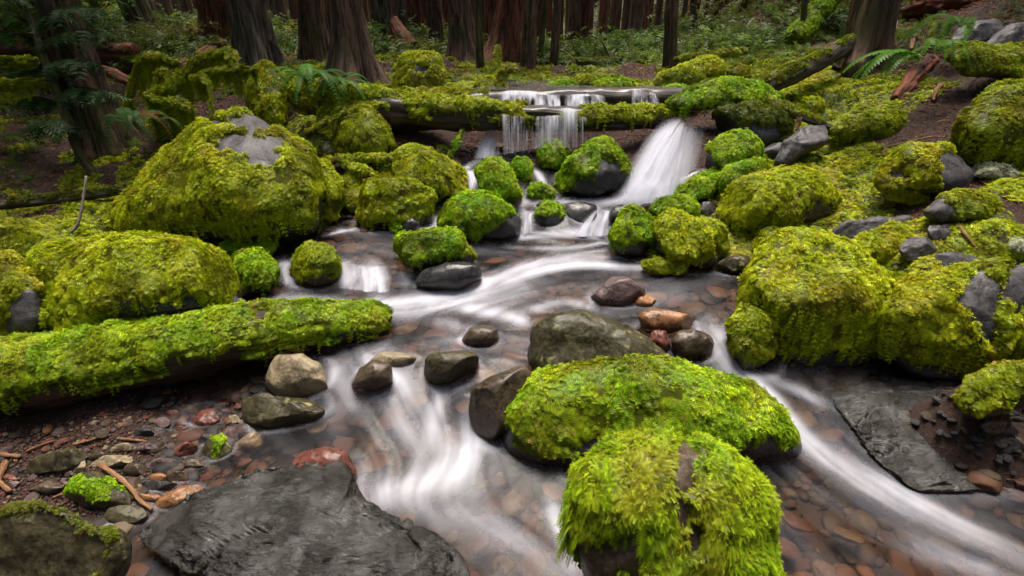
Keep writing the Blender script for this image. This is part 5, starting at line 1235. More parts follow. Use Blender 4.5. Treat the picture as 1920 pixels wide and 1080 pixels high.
fall('waterfall', lip([(1024, 178, 4.29), (1050, 177, 4.29)]), lip([(1026, 199, 4.13), (1052, 201, 4.13)]), 30, 20, 14, (0.45, .5), streak=8, bulge=.02)
fall('waterfall', lip([(1182, 166, 4.3), (1205, 168, 4.3), (1236, 178, 4.3)]), lip([(1182, 200, 4.15), (1205, 202, 4.15), (1238, 203, 4.15)]), 70, 24, 5, (0.20, .30), streak=22, bulge=.02)
fall('waterfall', lip([(1046, 203, 3.91), (1064, 202, 3.9), (1084, 204, 3.9)]), lip([(1048, 272, 3.83), (1064, 278, 3.82), (1084, 276, 3.83)]), 60, 40, 6, (0.75, .6), streak=11, bulge=.02, soft=.2)
fall('waterfall', lip([(940, 212, 3.9), (985, 218, 3.89), (1050, 215, 3.89)]), lip([(942, 290, 3.86), (985, 282, 3.84), (1050, 272, 3.84)]), 160, 40, 7, (0.2, .16), streak=36, bulge=.012, soft=.05)
fall('waterfall', lip([(1084, 215, 3.89), (1110, 225, 3.89)]), lip([(1086, 274, 3.84), (1112, 268, 3.84)]), 40, 30, 8, (0.05, .05), streak=12, bulge=.012)
fall('waterfall', lip([(908, 246, 4.12), (922, 244, 4.12), (938, 246, 4.12)]), lip([(884, 298, 3.98), (915, 296, 3.97), (940, 294, 3.98)]), 50, 40, 9, (0.75, .7), streak=6, bulge=.03, soft=.3)
fall('waterfall', lip([(872, 320, 3.72), (888, 318, 3.72)]), lip([(880, 374, 3.52), (906, 374, 3.5)]), 30, 30, 11, (0.6, .8), streak=5, bulge=.02, soft=.3)
fall('waterfall', lip([(982, 398, 3.42), (1004, 398, 3.42)]), lip([(978, 437, 3.33), (1003, 438, 3.32)]), 30, 30, 12, (0.45, .7), streak=6, bulge=.02, soft=.3)
fall('waterfall', lip([(1112, 394, 3.42), (1130, 392, 3.42), (1146, 392, 3.43)]), lip([(1070, 440, 3.31), (1105, 443, 3.29), (1148, 440, 3.31)]), 50, 30, 13, (0.25, .75), streak=7, bulge=.03, soft=.25)
fall('waterfall', lip([(640, 492, 2.78), (690, 494, 2.77), (720, 498, 2.76)]), lip([(632, 540, 2.62), (690, 546, 2.6), (735, 545, 2.6)]), 60, 30, 15, (0.10, .5), streak=9, bulge=.03, soft=.25)
# the still pool that feeds the curtain
g = [at(880, 168, 4.45), at(1320, 166, 4.45), at(1330, 150, 6.2), at(960, 150, 6.2)]
n = 24; uu, vv = np.meshgrid(np.linspace(0, 1, n), np.linspace(0, 1, n)); uu = uu.ravel()[:, None]; vv = vv.ravel()[:, None]
Vp = (g[0] * (1 - uu) + g[1] * uu) * (1 - vv) + (g[3] * (1 - uu) + g[2] * uu) * vv; Vp[:, 2] = at(1000, 170, 4.4)[2]
o = mesh_object('upper_pool_water', Vp, grid_faces(n, n), M['water'], loc=(0, 0, 0), attrs={'foam': np.full(len(Vp), .06)}); tag(o, kind='structure')
# ------------------------------------------------------------------ trees
def conifer_spray_mesh(seed, nbr=26, r0=1.9, z0=0.0, z1=6.0, nspr=26):
    rng = np.random.default_rng(seed); acc = Acc()
    for b in range(nbr):
        t = (b + rng.random()) / nbr; z = z0 + (z1 - z0) * t; L = r0 * (1 - 0.75 * t) * rng.uniform(.7, 1.15); a = rng.random() * 2 * pi
        dirv = np.array([math.cos(a), math.sin(a), 0]); k = 14
        s = np.linspace(0, 1, k)[:, None]
        P = np.array([0, 0, z]) + dirv * L * s + np.array([0, 0, 1.0]) * (0.25 * L * s - 0.55 * L * s * s)
        V, F, _ = tube(P, np.linspace(.02, .005, k), 5, False); acc.add(V, to_tris(F), np.array([.05, .035, .025]))
        q = rng.random(nspr) ** .7; i = np.clip((q * (k - 1)).astype(int), 0, k - 2)
        pos = P[i]; side = np.where(rng.random(nspr) < .5, 1, -1)[:, None]
        D = dirv * .6 + side * np.cross(dirv, [0, 0, 1.0]) * rng.uniform(.5, 1.1, (nspr, 1)) + np.array([0, 0, -.25]) + rng.normal(0, .12, (nspr, 3))
        N = np.tile([[0, 0, 1.0]], (nspr, 1)) + rng.normal(0, .2, (nspr, 3))
        Vt, Ft, I, T = scatter_template(SPRIG['spray'][:2], pos, D, N, rng.uniform(.25, .5, nspr) * (L / 1.6), 1.0, rng)
        C = np.array([.030, .060, .012]) * np.exp(rng.normal(0, .3, (nspr, 1)))
        acc.add(Vt, Ft, C[I])
    V, F, C = acc.get()
    return V, F, C
_cr = []
for sd in (1, 2, 3):
    V, F, C = conifer_spray_mesh(sd)
    o = mesh_object('crown', V, F, M['leaf'], loc=(0, 0, 0), colors=C); _cr.append(o.data); bpy.data.objects.remove(o)
def add_crown(parent, top, zc, scale, k):
    o = bpy.data.objects.new('crown', _cr[k % 3]); COL.objects.link(o); o.parent = parent
    b = np.array(parent['_b']); o.location = [float(x) for x in (top - b)]
    o.scale = (scale, scale, scale); o.rotation_euler = (0, 0, k * 1.7)
def tree(label, px, py, px0, wb, wt, d, mat, hgt=9.0, flare=1.6, crown=1.0, rough=.10, group=None, cat='tree', nseg=110, mossb=None, name='conifer_tree', roots=0, crown_z=5.2):
    """trunk surveyed at its foot (px,py) and where it leaves the picture (px0 at the top edge); wb/wt widths in survey pixels"""
    a = at(px, py, d); r0_ = ray(px0, 0); d2 = a[1] / r0_[1]; top0 = at(px0, 0, d2)
    # slope of the lean, kept straight on up
    dirv = (top0 - a); dirv[1] = 0.0; dirv = dirv / max(dirv[2], .2)
    g = gz(a[0], a[1]); a = a - dirv * max(0, a[2] - g + .05)
    s = d / FPX; rb, rt = wb / 2 * s, wt / 2 * d2 / FPX
    zt = top0[2] - a[2]
    hs = np.concatenate([np.linspace(0, max(1.2, zt * 1.2), 40), np.linspace(max(1.2, zt * 1.2), hgt, 14)[1:]])
    P = a + dirv * hs[:, None]; seed = sum(map(ord, label)) + int(px)
    wob = fbm(np.stack([hs * .5, hs * 0 + seed, hs * 0], 1), 2, 5) * rt * .35; P[:, 0] += wob
    R = rt + (rb - rt) * np.exp(-hs / max(zt * .35, .15)) * 1.0
    R = R * np.interp(hs, [0, 2.5, hgt], [1, .95, .25])
    V, F, fr = tube(P, R, nseg)
    bx, by, bz = bark_attrs(V, P, nseg, R); r0 = rt
    th = np.concatenate([np.tile(np.linspace(0, 2 * pi, nseg, endpoint=False), len(P)), [0, 0]])
    hh = np.concatenate([np.repeat(hs, nseg), [0, hgt]])
    Rv = np.concatenate([np.repeat(R, nseg), [0, 0]])
    q = np.stack([np.cos(th) * 5.5, np.sin(th) * 5.5, hh * .22 / r0 * .9], 1)
    nn = np.abs(fbm(q + seed * 1.3, 4, seed % 29)); lob = fbm(np.stack([np.cos(th) * 1.3, np.sin(th) * 1.3, hh * .8], 1) + seed, 2, 3)
    ex = Rv * (rough * (1.1 - 2.6 * nn) + .10 * lob)
    fl = Rv * .55 * np.exp(-hh / (2.2 * rt + .05)) * np.clip(vnoise(np.stack([np.cos(th) * 1.6, np.sin(th) * 1.6, hh * 0 + seed], 1), 8), -.2, 1) * flare
    rad = np.stack([np.cos(th), np.sin(th), th * 0], 1)
    V = V + vnormals(V, F) * (ex + fl)[:, None]
    mo = sstep(.9, .0, hh) * (.5 if mossb is None else mossb) * sstep(-.1, .5, fbm(V * 3, 3, 9))
    t = empty(name, a); tag(t, label, cat, group)
    mesh_object('trunk', V, F, M[mat], parent=t, attrs={'bx': bx, 'by': by, 'bz': bz, 'mossm': mo})
    if crown: add_crown(t, a + dirv * crown_z, 0, crown, int(px))
    return t
TREES = [
 ('leaning mossy brown trunk at the left with the red log behind it', 205, 285, 112, 88, 62, 4.35, 'bark_brown'),
 ('stout grey furrowed trunk left of the mossy stump', 478, 132, 456, 92, 60, 5.5, 'bark_gray'),
 ('dark trunk just left of the great flared trunk', 606, 98, 590, 62, 52, 6.3, 'bark_brown'),
 ('great dark brown trunk with a flared foot on the duff bank', 662, 150, 640, 120, 56, 5.1, 'bark_brown'),
 ('slanting grey trunk in the background behind the dark low log', 283, 62, 255, 46, 40, 9, 'bark_gray'),
 ('red brown trunk left of the stout grey trunk', 402, 66, 395, 62, 46, 8.0, 'bark_red'),
 ('thin dark trunk squeezed behind the stout grey trunk', 428, 70, 421, 24, 18, 8.6, 'bark_brown'),
 ('grey brown trunk right of the great flared trunk', 716, 82, 706, 42, 32, 8.0, 'bark_gray'),
 ('slim grey trunk beside the leaning red stump', 759, 66, 754, 20, 16, 9.0, 'bark_gray'),
 ('red trunk right of the leaning red stump', 787, 88, 778, 38, 30, 8.4, 'bark_red'),
 ('brown trunk touching the red trunk right of the stump', 818, 104, 808, 34, 26, 7.8, 'bark_brown'),
 ('brown knotty trunk with a flared foot in the middle of the bank', 868, 132, 856, 66, 40, 6.6, 'bark_brown'),
 ('pale slender mossy trunk in front of the knotty trunk', 902, 150, 897, 15, 12, 5.7, 'bark_mossy'),
 ('dark trunk half hidden behind the pale slender trunk', 922, 98, 914, 36, 27, 8.0, 'bark_brown'),
 ('thick red brown trunk at the head of the stream', 962, 128, 968, 78, 46, 6.7, 'bark_red'),
 ('brown trunk overlapping the thick red brown trunk', 990, 152, 996, 34, 26, 5.9, 'bark_brown'),
 ('crooked thin mossy tree between two trunks at the head of the stream', 1012, 108, 1024, 14, 9, 7.2, 'bark_mossy'),
 ('slim dark trunk just right of the head of the stream', 1038, 146, 1046, 17, 14, 6.1, 'bark_brown'),
 ('tall brown trunk behind the distant mossy log', 1083, 112, 1088, 30, 24, 9.5, 'bark_far'),
 ('solitary dark straight trunk above the long mossy hump', 1259, 134, 1263, 27, 22, 6.4, 'bark_brown'),
 ('thin straight trunk right of the solitary dark trunk', 1296, 84, 1301, 14, 12, 9, 'bark_brown'),
 ('thin trunk at the foot of the right slope', 1338, 78, 1344, 11, 9, 9.5, 'bark_brown'),
 ('first of three slender trunks on the right slope', 1408, 50, 1412, 12, 10, 10, 'bark_brown'),
 ('second of three slender trunks on the right slope', 1424, 46, 1428, 11, 9, 10.4, 'bark_brown'),
 ('third of three slender trunks on the right slope', 1434, 46, 1441, 8, 7, 10.2, 'bark_far'),
 ('thin mossy trunk in front of the broad leaning mossy log', 1502, 84, 1510, 13, 9, 6.6, 'bark_mossy'),
 ('grey trunk with a mossy foot on the right slope', 1549, 66, 1552, 40, 32, 7.6, 'bark_gray'),
 ('narrow trunk between the grey trunk and the big right trunk', 1600, 40, 1603, 15, 14, 8.4, 'bark_brown'),
 ('big brown furrowed trunk on the right slope above the leaning log', 1626, 122, 1656, 98, 74, 4.7, 'bark_brown'),
]
for i, tr_ in enumerate(TREES):
    lab, px, py, px0, wb, wt, d, mat = tr_
    tree(lab, px, py, px0, wb, wt, d, mat, hgt=17.0 if wt * d > 150 else 12.0, flare=1.8 if wb > 55 else 1.0, crown=.6 if px < 480 and wt > 55 else .6 if px > 1600 else .36 if wt * d > 150 else .22, crown_z=5.0 if px < 480 and wt > 55 else 11.5 if wt * d > 150 else 8.5)
# farther trunks of the same forest
rngT = np.random.default_rng(12)
FARMESH = []
for k in range(5):
    hs = np.linspace(0, 11, 30); P = np.stack([np.cumsum(rngT.normal(0, .012, 30)), np.cumsum(rngT.normal(0, .012, 30)), hs], 1)
    R = np.interp(hs, [0, .5, 3, 11], [.24, .185, .165, .08]); V, F, fr = tube(P, R, 18)
    bx, by, bz = bark_attrs(V, P, 18, R); th = np.concatenate([np.tile(np.linspace(0, 2 * pi, 18, endpoint=False), 30), [0, 0]])
    V = V + vnormals(V, F) * (.02 * fbm(np.stack([np.cos(th) * 3, np.sin(th) * 3, V[:, 2] * .8], 1) + k * 5, 3, k))[:, None]
    o = mesh_object('trunk', V, F, M['bark_far' if k % 2 else 'bark_red'], loc=(0, 0, 0), attrs={'bx': bx, 'by': by, 'bz': bz, 'mossm': 0 * bx}); FARMESH.append(o.data); bpy.data.objects.remove(o)
FT = []
for band, cnt in (((8.5, 12), 14), ((12, 18), 40), ((18, 30), 60), ((10, 22), 60)):
    for _ in range(cnt):
        for tries in range(60):
            d = rngT.uniform(*band); px = rngT.uniform(-60, 1480) if band[0] > 9 else rngT.uniform(480, 1450)
            x = (px - 960) / FPX * d; y = d
            if all(math.hypot(x - q[0], y - q[1]) > .55 for q in FT): FT.append((x, y, d)); break
farlab = ['distant straight trunk in the hazy forest behind the stream']
for i, (x, y, d) in enumerate(FT):
    z = gz(x, y) - .1
    t = empty('distant_tree', (x, y, z)); tag(t, 'distant straight trunk standing in the hazy forest background', 'tree', 'distant trees of the forest background')
    o = bpy.data.objects.new('trunk', FARMESH[i % 5]); COL.objects.link(o); o.parent = t
    sc = rngT.uniform(.55, 1.2) if i < 114 else rngT.uniform(.28, .55); o.scale = (sc, sc, 1); o.rotation_euler = (rngT.normal(0, .02), rngT.normal(0, .02), rngT.random() * 6)
    add_crown(t, np.array([x, y, z + 7.5]), 0, rngT.uniform(.18, .34), i)
MID = [(1052, 8), (1070, 13), (1106, 9), (1128, 15), (1150, 20), (1168, 13), (1190, 24), (1212, 16), (1230, 12), (1246, 9), (1278, 9), (1318, 8), (1362, 8), (1386, 8), (326, 14), (345, 11), (362, 17), (520, 11), (545, 8), (556, 7), (690, 11), (742, 10), (838, 10), (886, 10), (944, 9), (230, 12), (60, 12), (20, 16)]
for i, (px, wpx) in enumerate(MID):
    d = rngT.uniform(10.5, 15.0); x = (px - 960) / FPX * d; y = at(px, 60, d)[1]; z = gz(x, y) - .1; k = (1, 3)[i % 2]
    t = empty('slender_tree', (x, y, z)); tag(t, 'slender red brown trunk standing in the middle distance of the forest', 'tree', 'slender trunks of the middle distance')
    o = bpy.data.objects.new('trunk', FARMESH[k]); COL.objects.link(o); o.parent = t
    sc = wpx / 2 / FPX * d / .175; o.scale = (sc, sc, 1); o.rotation_euler = (0, rngT.normal(0, .012) + (px - 960) / 960 * .02, rngT.random() * 6)
    add_crown(t, np.array([x, y, z + 8.0]), 0, rngT.uniform(.18, .3), i)
# leaning red stump in the trees
p_ = [(772, 92, 7.4), (752, 66, 7.45), (738, 42, 7.5)]
log('stump', 'leaning red broken stump among the trunks on the duff bank', 'stump', ats(p_), rpx(p_, [17, 15, 13]), 'bark_red', n=30, nseg=24, rough=.12, d=7, moss=False)
p_ = [(920, 150, 5.6), (926, 128, 5.6), (932, 100, 5.65), (929, 88, 5.65)]
log('stump', 'small crooked mossy snag left of the thick red brown trunk', 'stump', ats(p_), rpx(p_, [14, 8, 6, 3]), 'bark_mossy', n=30, nseg=14, rough=.15, d=5.6, cov=-.4, pal='olive')

# ------------------------------------------------------------------ ferns
def frond_mesh(L, droop, npin=20, wid=.17, rng=None):
    """one fern frond along +y rising then arching; returns V,F,t"""
    t = np.linspace(0, 1, 24); y = L * (t - .12 * t ** 3); z = L * (droop[0] * t - droop[1] * t ** 2.2)
    Pm = np.stack([0 * t, y, z], 1); V, F, _ = tube(Pm, np.linspace(.0035, .001, 24) * (L / .5), 4, False); tr = [(V, to_tris(F))]
    Vs = [V]; Fs = [to_tris(F)]; off = len(V)
    for k in range(npin * 2):
        u = .10 + .88 * (k // 2 + .5) / npin; sg = 1 if k % 2 else -1
        i = u * 23; a = int(i); f = i - a; c = Pm[a] * (1 - f) + Pm[min(a + 1, 23)] * f; T = norm(Pm[min(a + 1, 23)] - Pm[a])
        w = wid * L * min(1, (u * 3.5) ** .6) * (1.08 - u) ** .75 * (1 + .1 * rng.normal())
        S = np.array([sg, 0, 0.]); S = norm(S + T * .35 + np.array([0, 0, -.18 - .1 * rng.random()])); hw = L * .5 / npin * .95
        q = np.array([c - T * hw * .8, c + T * hw * .8, c + S * w * .6 + T * hw * 1.1, c + S * w + T * hw * .6, c + S * w * .55 - T * hw * .6])
        Vs.append(q); Fs.append(np.array([[0, 1, 2], [0, 2, 4], [4, 2, 3]]) + off); off += 5
    return np.vstack(Vs), np.vstack(Fs)
def fern(label, px, py, spx, n=9, az=None, d=None, group=None, colr=(.045, .105, .018), lift=0.0, seed=0, el=(.5, 1.0), dead=0):
    rng = np.random.default_rng(seed + int(px) * 3 + int(py))
    if d is None: q, d = ground_hit(px, py)
    else: q = at(px, py, d)
    q = q + np.array([0, 0, lift]); Lm = spx / FPX * d
    t = empty('fern', q); tag(t, label, 'fern', group)
    acc = None
    for k in range(n):
        a = (az[0] + (az[1] - az[0]) * (k + .5) / n if az else 2 * pi * k / n) + rng.normal(0, .18)
        L = Lm * rng.uniform(.75, 1.15); up = rng.uniform(*el)
        V, F = frond_mesh(L, (up, up * 1.0 + rng.uniform(.15, .45)), 22 if spx > 45 else 12, .17, rng)
        c, s = math.cos(a), math.sin(a)
        Rm = np.array([[s, c, 0], [-c, s, 0], [0, 0, 1]])       # +y -> (c, s)
        V = V @ Rm.T + q
        col = np.array(colr) * math.exp(rng.normal(0, .18))
        if k < dead: col = np.array([.12, .055, .02])
        C = np.tile(col * np.array([1.7, 1.6, 1.2]), (len(V), 1)) * np.exp(rng.normal(0, .08, (len(V), 1)))
        if spx > 30: mesh_object('frond', V, F, M['leaf'], parent=t, colors=C)
        else:
            acc = acc or Acc(); acc.add(V, F, C)
    if acc: acc.build('fronds', M['leaf'], parent=t)
    return t
fern('big sword fern on the right slope beside the orange rotten wood', 1722, 118, 140, 8, az=(2.3, 3.9), d=3.35, lift=.02, el=(.35, .6), colr=(.050, .13, .016))
fern('upright sword fern just right of the big sword fern', 1752, 100, 85, 7, az=(-1.7, 1.9), d=3.45, lift=.02, el=(.5, 1.1), colr=(.055, .13, .018))
fern('sword fern arching at the upper right corner', 1800, 60, 110, 6, az=(.3, 2.4), d=3.9, lift=.03, el=(.5, 1.0))
fern('lush sword fern on the big mossy dome beside the mossy stump', 585, 178, 95, 14, d=3.9, lift=.10, el=(.6, 1.3), colr=(.04, .105, .022))
fern('second sword fern hanging over the left end of the dripping log', 640, 178, 70, 11, d=3.95, lift=.08, el=(.5, 1.1), colr=(.04, .10, .022))
fern('drooping sword fern behind the great pyramid boulder at the left', 258, 258, 90, 12, d=3.95, lift=.10, el=(.6, 1.2), colr=(.030, .075, .024), dead=2)
fern('sword fern growing beside the leaning mossy trunk', 300, 235, 60, 8, d=4.2, lift=.04, el=(.4, .9), colr=(.035, .07, .015))
fern('small bright fern behind the dripping log at the head of the stream', 965, 160, 30, 9, d=4.8, lift=.03, colr=(.055, .12, .03))
fern('fern tuft at the left edge of the picture below the red log', 10, 220, 55, 8, d=4.2, lift=.05, colr=(.03, .08, .012))
rf = np.random.default_rng(3)
for k in range(34):
    px = rf.uniform(1230, 1600); py = rf.uniform(62, 135) - (px - 1400) * .10
    fern('small fern among the ferns covering the right slope in the background', px, max(py, 45), rf.uniform(18, 28), 7, group='small ferns on the far right slope', seed=k, colr=(.05, .11, .02))
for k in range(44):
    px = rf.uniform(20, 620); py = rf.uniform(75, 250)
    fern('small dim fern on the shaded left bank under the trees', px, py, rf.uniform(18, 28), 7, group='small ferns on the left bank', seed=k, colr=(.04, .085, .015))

# hemlock sapling at the left
def hemlock_branch(parent, p0, p1, sag, L, n, seed):
    rng = np.random.default_rng(seed); acc = Acc(); t = np.linspace(0, 1, 20)[:, None]
    P = p0 * (1 - t) + p1 * t + np.array([0, 0, 1.0]) * (sag * 4 * t * (1 - t)); V, F, _ = tube(P, np.linspace(.008, .002, 20), 5, False)
    acc.add(V, to_tris(F), np.array([.04, .03, .02]))
    u = rng.random(n); i = np.clip((u * 19).astype(int), 0, 18); pos = P[i]; T = norm(p1 - p0); S = norm(np.cross(T, [0, 0, 1.0]))
    sg = np.where(rng.random(n) < .5, 1, -1)[:, None]
    D = T * .7 + S * sg * rng.uniform(.3, 1.1, (n, 1)) + np.array([0, 0, -.28]) + rng.normal(0, .12, (n, 3))
    Vt, Ft, I, Tt = scatter_template(SPRIG['spray'], pos, D, np.tile([[0, 0, 1.0]], (n, 1)) + rng.normal(0, .25, (n, 3)), L * rng.uniform(.5, 1.2, n), .8, rng)
    C = np.array([.028, .065, .016]) * np.exp(rng.normal(0, .3, (n, 1))); acc.add(Vt, Ft, C[I])
    acc.build('branch', M['leaf'], parent=parent)
pts = [(180, 325, 3.9), (150, 290, 3.9), (125, 220, 3.9), (98, 150, 3.9), (75, 90, 3.9), (58, 40, 3.9), (30, -20, 3.9), (0, -120, 3.9)]
W = ats(pts); W[0] = W[0] * 1.0; W[0][2] = min(W[0][2], gz(W[0][0], W[0][1]) - .02)
t = empty('hemlock_sapling', W[0]); tag(t, 'thin leaning hemlock sapling with feathery branches at the left', 'sapling')
V, F, (bx, by, bz), P, R = wood_mesh(W, [.034, .032, .03, .028, .025, .022, .02, .012], 60, 12, .1, 26, 5)
mesh_object('trunk', V, F, M['bark_mossy'], parent=t, attrs={'bx': bx, 'by': by, 'bz': bz, 'mossm': 0 * bx})
for k, (a, b, c, e) in enumerate([(60, 45, -90, 10), (62, 50, 190, 15), (70, 75, -60, 70), (75, 85, 200, 60), (45, 15, 150, -15), (40, 0, -80, -30), (95, 140, 10, 150), (110, 180, 200, 175), (35, -10, 230, -20), (90, 130, 165, 120), (120, 200, 40, 190), (135, 240, 70, 235)]):
    hemlock_branch(t, at(a, b, 3.9), at(c, e, 3.9 + (-.5 if k % 2 else .4)), .05, .16, 70, k)
# ------------------------------------------------------------------ ground cover, litter, understory
tri = to_tris(GF); gcx = GV[tri].mean(1)
vx, vy, vd = survey(gcx)
inv = (vx > -260) & (vx < 2180) & (vy > -120) & (vy < 1250) & (vd > .3) & (vd < 14) & (gcx[:, 1] > .3)
gn = vnormals(GV, GF)
acc = Acc()
for lo, hi, lodv in ((0.3, 3.0, 'mid'), (3.0, 5.0, 'mid'), (5.0, 9.0, 'far'), (9.0, 14.0, 'far')):
    s = inv & (vd >= lo) & (vd < hi) & (GM[tri].mean(1) > .3)
    if s.any():
        dm = {0.3: 2.6, 3.0: 3.8, 5.0: 7.0, 9.0: 13.0}[lo]
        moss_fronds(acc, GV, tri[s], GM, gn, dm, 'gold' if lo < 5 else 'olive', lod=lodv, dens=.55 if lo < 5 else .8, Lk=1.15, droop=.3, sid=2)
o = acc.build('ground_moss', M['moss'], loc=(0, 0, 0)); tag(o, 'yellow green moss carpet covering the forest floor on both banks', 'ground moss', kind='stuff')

# needles, bark crumbs and twigs of the forest litter
rng = np.random.default_rng(44)
s = inv & (vd < 11) & (bed[tri].mean(1) < .2)
dens_ = np.where((vx > 1480) & (vy > 630), .12, 1.0) * np.clip(1.1 - GM[tri].mean(1), .25, 1) * np.clip(4.0 / vd, .3, 1.6) * s
fi, P, bc = sample_tris(GV, tri, dens_, 4200, rng)
keepl = rng.random(len(P)) < np.where(vd[fi] < 2.5, .8, .55); P = P[keepl]; fi = fi[keepl]
n = len(P); L = (0.006 + .042 * rng.random(n) ** 3.5) * np.clip(vd[fi] / 3, .8, 2.2); Wd = L * np.where(rng.random(n) < .5, .09, .35); Wd = np.minimum(Wd, .006 * np.clip(vd[fi] / 3, .8, 2.5))
a = rng.random(n) * 2 * pi; D = np.stack([np.cos(a), np.sin(a), rng.normal(0, .18, n)], 1); D = norm(D); Sx = np.stack([-np.sin(a), np.cos(a), rng.normal(0, .3, n)], 1)
b0 = P + np.array([0, 0, .006]); u = np.array([0, 0, 1.0])
q0 = b0 - Sx * Wd[:, None] * .5; q1 = b0 + Sx * Wd[:, None] * .5; q2 = b0 + D * L[:, None] + Sx * Wd[:, None] * .35; q3 = b0 + D * L[:, None] - Sx * Wd[:, None] * .35; q4 = b0 + D * L[:, None] * .5 + u * (Wd * .8)[:, None]
V = np.stack([q0, q1, q2, q3, q4], 1).reshape(-1, 3); F = (np.array([[0, 1, 4], [1, 2, 4], [2, 3, 4], [3, 0, 4]])[None] + (np.arange(n) * 5)[:, None, None]).reshape(-1, 3)
pal = np.array([[.10, .035, .016], [.16, .06, .025], [.05, .025, .015], [.20, .10, .05], [.13, .035, .012], [.06, .03, .02]])
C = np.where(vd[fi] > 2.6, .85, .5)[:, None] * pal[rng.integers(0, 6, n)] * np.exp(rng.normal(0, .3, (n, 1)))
red = sstep(.1, .6, fbm(P * 1.7, 2, 5))[:, None] * (P[:, :1] > .6); C = C * (1 - .6 * red) + .6 * red * np.array([.17, .05, .016])
o = mesh_object('forest_litter', V, F, M['litter'], loc=(0, 0, 0), smooth=False, colors=np.repeat(C, 5, 0)); tag(o, 'red brown needles bark crumbs and twigs littering the forest floor', 'litter', kind='stuff')

# low herbs and seedlings
hz = inv & (vd > 2.6) & (vd < 9) & ((vx < 760) | (vx > 1330)) & (bed[tri].mean(1) < .1) & (vy < 620)
hn = sstep(.0, .5, fbm(gcx * 1.6, 3, 66)) * hz
fi, P, bc = sample_tris(GV, tri, hn, 520, rng); n = len(P)
D = rng.normal(0, 1, (n, 3)) * np.array([1, 1, .3]) + np.array([0, 0, .75]); N = rng.normal(0, .4, (n, 3)) + np.array([0, 0, 1.0])
Vt, Ft, I, T = scatter_template(SPRIG['spray'], P, D, N, rng.uniform(.04, .11, n) * np.clip(vd[fi] / 4, .7, 1.5), 1.0, rng)
C = np.array([[.05, .10, .014], [.08, .13, .018], [.10, .11, .016]])[rng.integers(0, 3, n)] * np.exp(rng.normal(0, .3, (n, 1)))
o = mesh_object('ground_herbs', Vt, Ft, M['leaf'], loc=(0, 0, 0), colors=C[I]); tag(o, 'low ferny herbs and seedlings sprouting over the forest floor', 'ground plants', kind='stuff')
# leafy understory behind the trunks
acc = Acc(); rng = np.random.default_rng(8)
nc = 520
cx = rng.uniform(-1.1, .75, nc); cd_ = rng.uniform(8.5, 30, nc) ; cd_[:150] = rng.uniform(7.5, 12, 150)
Xc = cx * cd_; Yc = cd_; Zc = np.array([gz(x, y) for x, y in zip(Xc, Yc)])
hh = rng.uniform(.0, 1.0, nc) ** 1.3 * np.where(cd_ < 17, .30, .4 + (cd_ - 17) * .16) 
rr = rng.uniform(.3, .8, nc) * (cd_ / 14) ** .5
m = 150
ctr = np.stack([Xc, Yc, Zc + hh], 1)
off = rng.normal(0, 1, (nc, m, 3)) * np.array([.62, .62, .20]) * rr[:, None, None]
Pp = (ctr[:, None] + off).reshape(-1, 3)
gzv = np.repeat(Zc, m); Pp[:, 2] = np.maximum(Pp[:, 2], gzv + .02)
N = np.tile([[0, -.25, 1.0]], (len(Pp), 1)) + rng.normal(0, .35, Pp.shape); D = rng.normal(0, 1, Pp.shape) * np.array([1, 1, .25]) + np.array([0, 0, -.25])
L = np.repeat(.10 + .007 * cd_, m) * rng.uniform(.6, 1.4, len(Pp))
Vt, Ft, I, T = scatter_template(SPRIG['mid'], Pp, D, N, L, .75, rng)
pc = np.array([[.060, .100, .014], [.095, .130, .017], [.042, .075, .013], [.090, .100, .016]])
C = np.repeat(pc[rng.integers(0, 4, nc)] * np.exp(rng.normal(0, .2, (nc, 1))), m, 0) * np.exp(rng.normal(0, .2, (len(Pp), 1)))
acc.add(Vt, Ft, C[I])
o = acc.build('understory', M['leaf'], loc=(0, 0, 0)); tag(o, 'mass of green leafy undergrowth filling the forest behind the trunks', 'undergrowth', kind='stuff')
# far wall of the forest
acc = Acc(); nc = 420; ang = rng.uniform(-.95, .85, nc); dist = rng.uniform(24, 40, nc); Xc = ang * dist; Yc = dist
Zc = np.array([gz(x, y) for x, y in zip(Xc, Yc)]); ctr = np.stack([Xc, Yc, Zc + rng.uniform(0, 5, nc)], 1); m = 130
Pp = (ctr[:, None] + rng.normal(0, 1, (nc, m, 3)) * np.array([1.1, 1.1, .8])).reshape(-1, 3)
D = rng.normal(0, 1, Pp.shape) * np.array([1, 1, .4]) + np.array([0, 0, -.3]); N = rng.normal(0, .6, Pp.shape) + np.array([0, -.3, 1.0])
Vt, Ft, I, T = scatter_template(SPRIG['far'], Pp, D, N, rng.uniform(.35, .8, len(Pp)), 1, rng)
C = np.repeat(pc[rng.integers(0, 4, nc)] * 1.1 * np.exp(rng.normal(0, .2, (nc, 1))), m, 0); acc.add(Vt, Ft, C[I])
o = acc.build('far_forest', M['leaf'], loc=(0, 0, 0)); tag(o, 'far off green forest wall closing the view between the trunks', 'forest', kind='stuff')

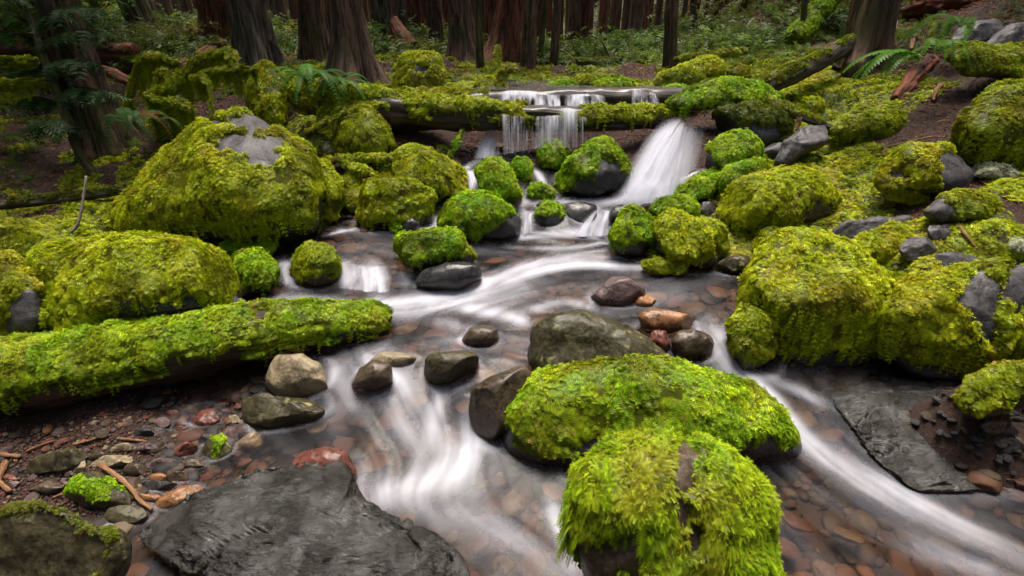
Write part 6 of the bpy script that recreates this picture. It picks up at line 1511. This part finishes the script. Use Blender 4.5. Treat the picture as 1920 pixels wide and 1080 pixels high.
# the forest that stands around and above the stream on the other sides (keeps the light coming from the gap over the water)
acc = Acc(); nc = 300; ang = rng.uniform(-.78 * pi, .78 * pi, nc) - pi / 2; dist = rng.uniform(6.0, 13, nc)
ctr = np.stack([np.cos(ang) * dist, 1.5 + np.sin(ang) * dist, rng.uniform(1.0, 12, nc)], 1); m = 90
ctr[:, 2] += np.array([gz(x, y) for x, y in ctr[:, :2]])
Pp = (ctr[:, None] + rng.normal(0, 1, (nc, m, 3)) * np.array([.75, .75, .45])).reshape(-1, 3)
D = rng.normal(0, 1, Pp.shape) * np.array([1, 1, .4]) + np.array([0, 0, -.3]); N = rng.normal(0, .5, Pp.shape) + np.array([0, 0, 1.0])
Vt, Ft, I, T = scatter_template(SPRIG['far'], Pp, D, N, rng.uniform(.35, .7, len(Pp)), 1.2, rng)
C = np.repeat(pc[rng.integers(0, 4, nc)] * .8 * np.exp(rng.normal(0, .2, (nc, 1))), m, 0); acc.add(Vt, Ft, C[I])
o = acc.build('surrounding_forest', M['leaf'], loc=(0, 0, 0)); tag(o, 'surrounding forest foliage on the near sides of the stream', 'forest', kind='stuff')
# ------------------------------------------------------------------ light, sky, camera
w = bpy.data.worlds.new('World'); SC.world = w; w.use_nodes = True
nt = w.node_tree; bg = nt.nodes['Background']
sky = nt.nodes.new('ShaderNodeTexSky'); sky.sky_type = 'NISHITA'; sky.sun_disc = False
SUN_EL, SUN_AZ = radians(75), radians(6)
sky.sun_elevation = SUN_EL; sky.sun_rotation = SUN_AZ
sky.air_density = 1.0; sky.dust_density = 6.0; sky.ozone_density = 0.6
nt.links.new(sky.outputs[0], bg.inputs[0]); bg.inputs[1].default_value = 0.09
ld = bpy.data.lights.new('overcast_sun', 'SUN'); ld.energy = 2.6; ld.angle = radians(30); ld.color = (1.0, 0.93, 0.82)
lo = bpy.data.objects.new('overcast_sun', ld); COL.objects.link(lo)
lo.rotation_euler = (pi / 2 - SUN_EL, 0, pi - SUN_AZ) 
cd = bpy.data.cameras.new('camera'); cd.sensor_width = 36; cd.lens = 18.0; cd.clip_end = 500; cd.clip_start = 0.02
co = bpy.data.objects.new('camera', cd); COL.objects.link(co)
co.location = (0, 0, H); co.rotation_euler = (pi / 2 - PITCH, 0, 0)
SC.camera = co
SC.render.engine = 'CYCLES'; SC.cycles.volume_bounces = 1
SC.cycles.use_denoising = True
SC.cycles.max_bounces = 8; SC.cycles.diffuse_bounces = 3; SC.cycles.glossy_bounces = 3; SC.cycles.transmission_bounces = 4; SC.cycles.transparent_max_bounces = 24
SC.cycles.sample_clamp_indirect = 6
SC.cycles.caustics_reflective = False; SC.cycles.caustics_refractive = False
SC.view_settings.view_transform = 'Standard'; SC.view_settings.look = 'None'; SC.view_settings.gamma = 1.0
SC.view_settings.exposure = 1.9
print('moss tris', MOSS_TRIS, 'objects', len(SC.objects))
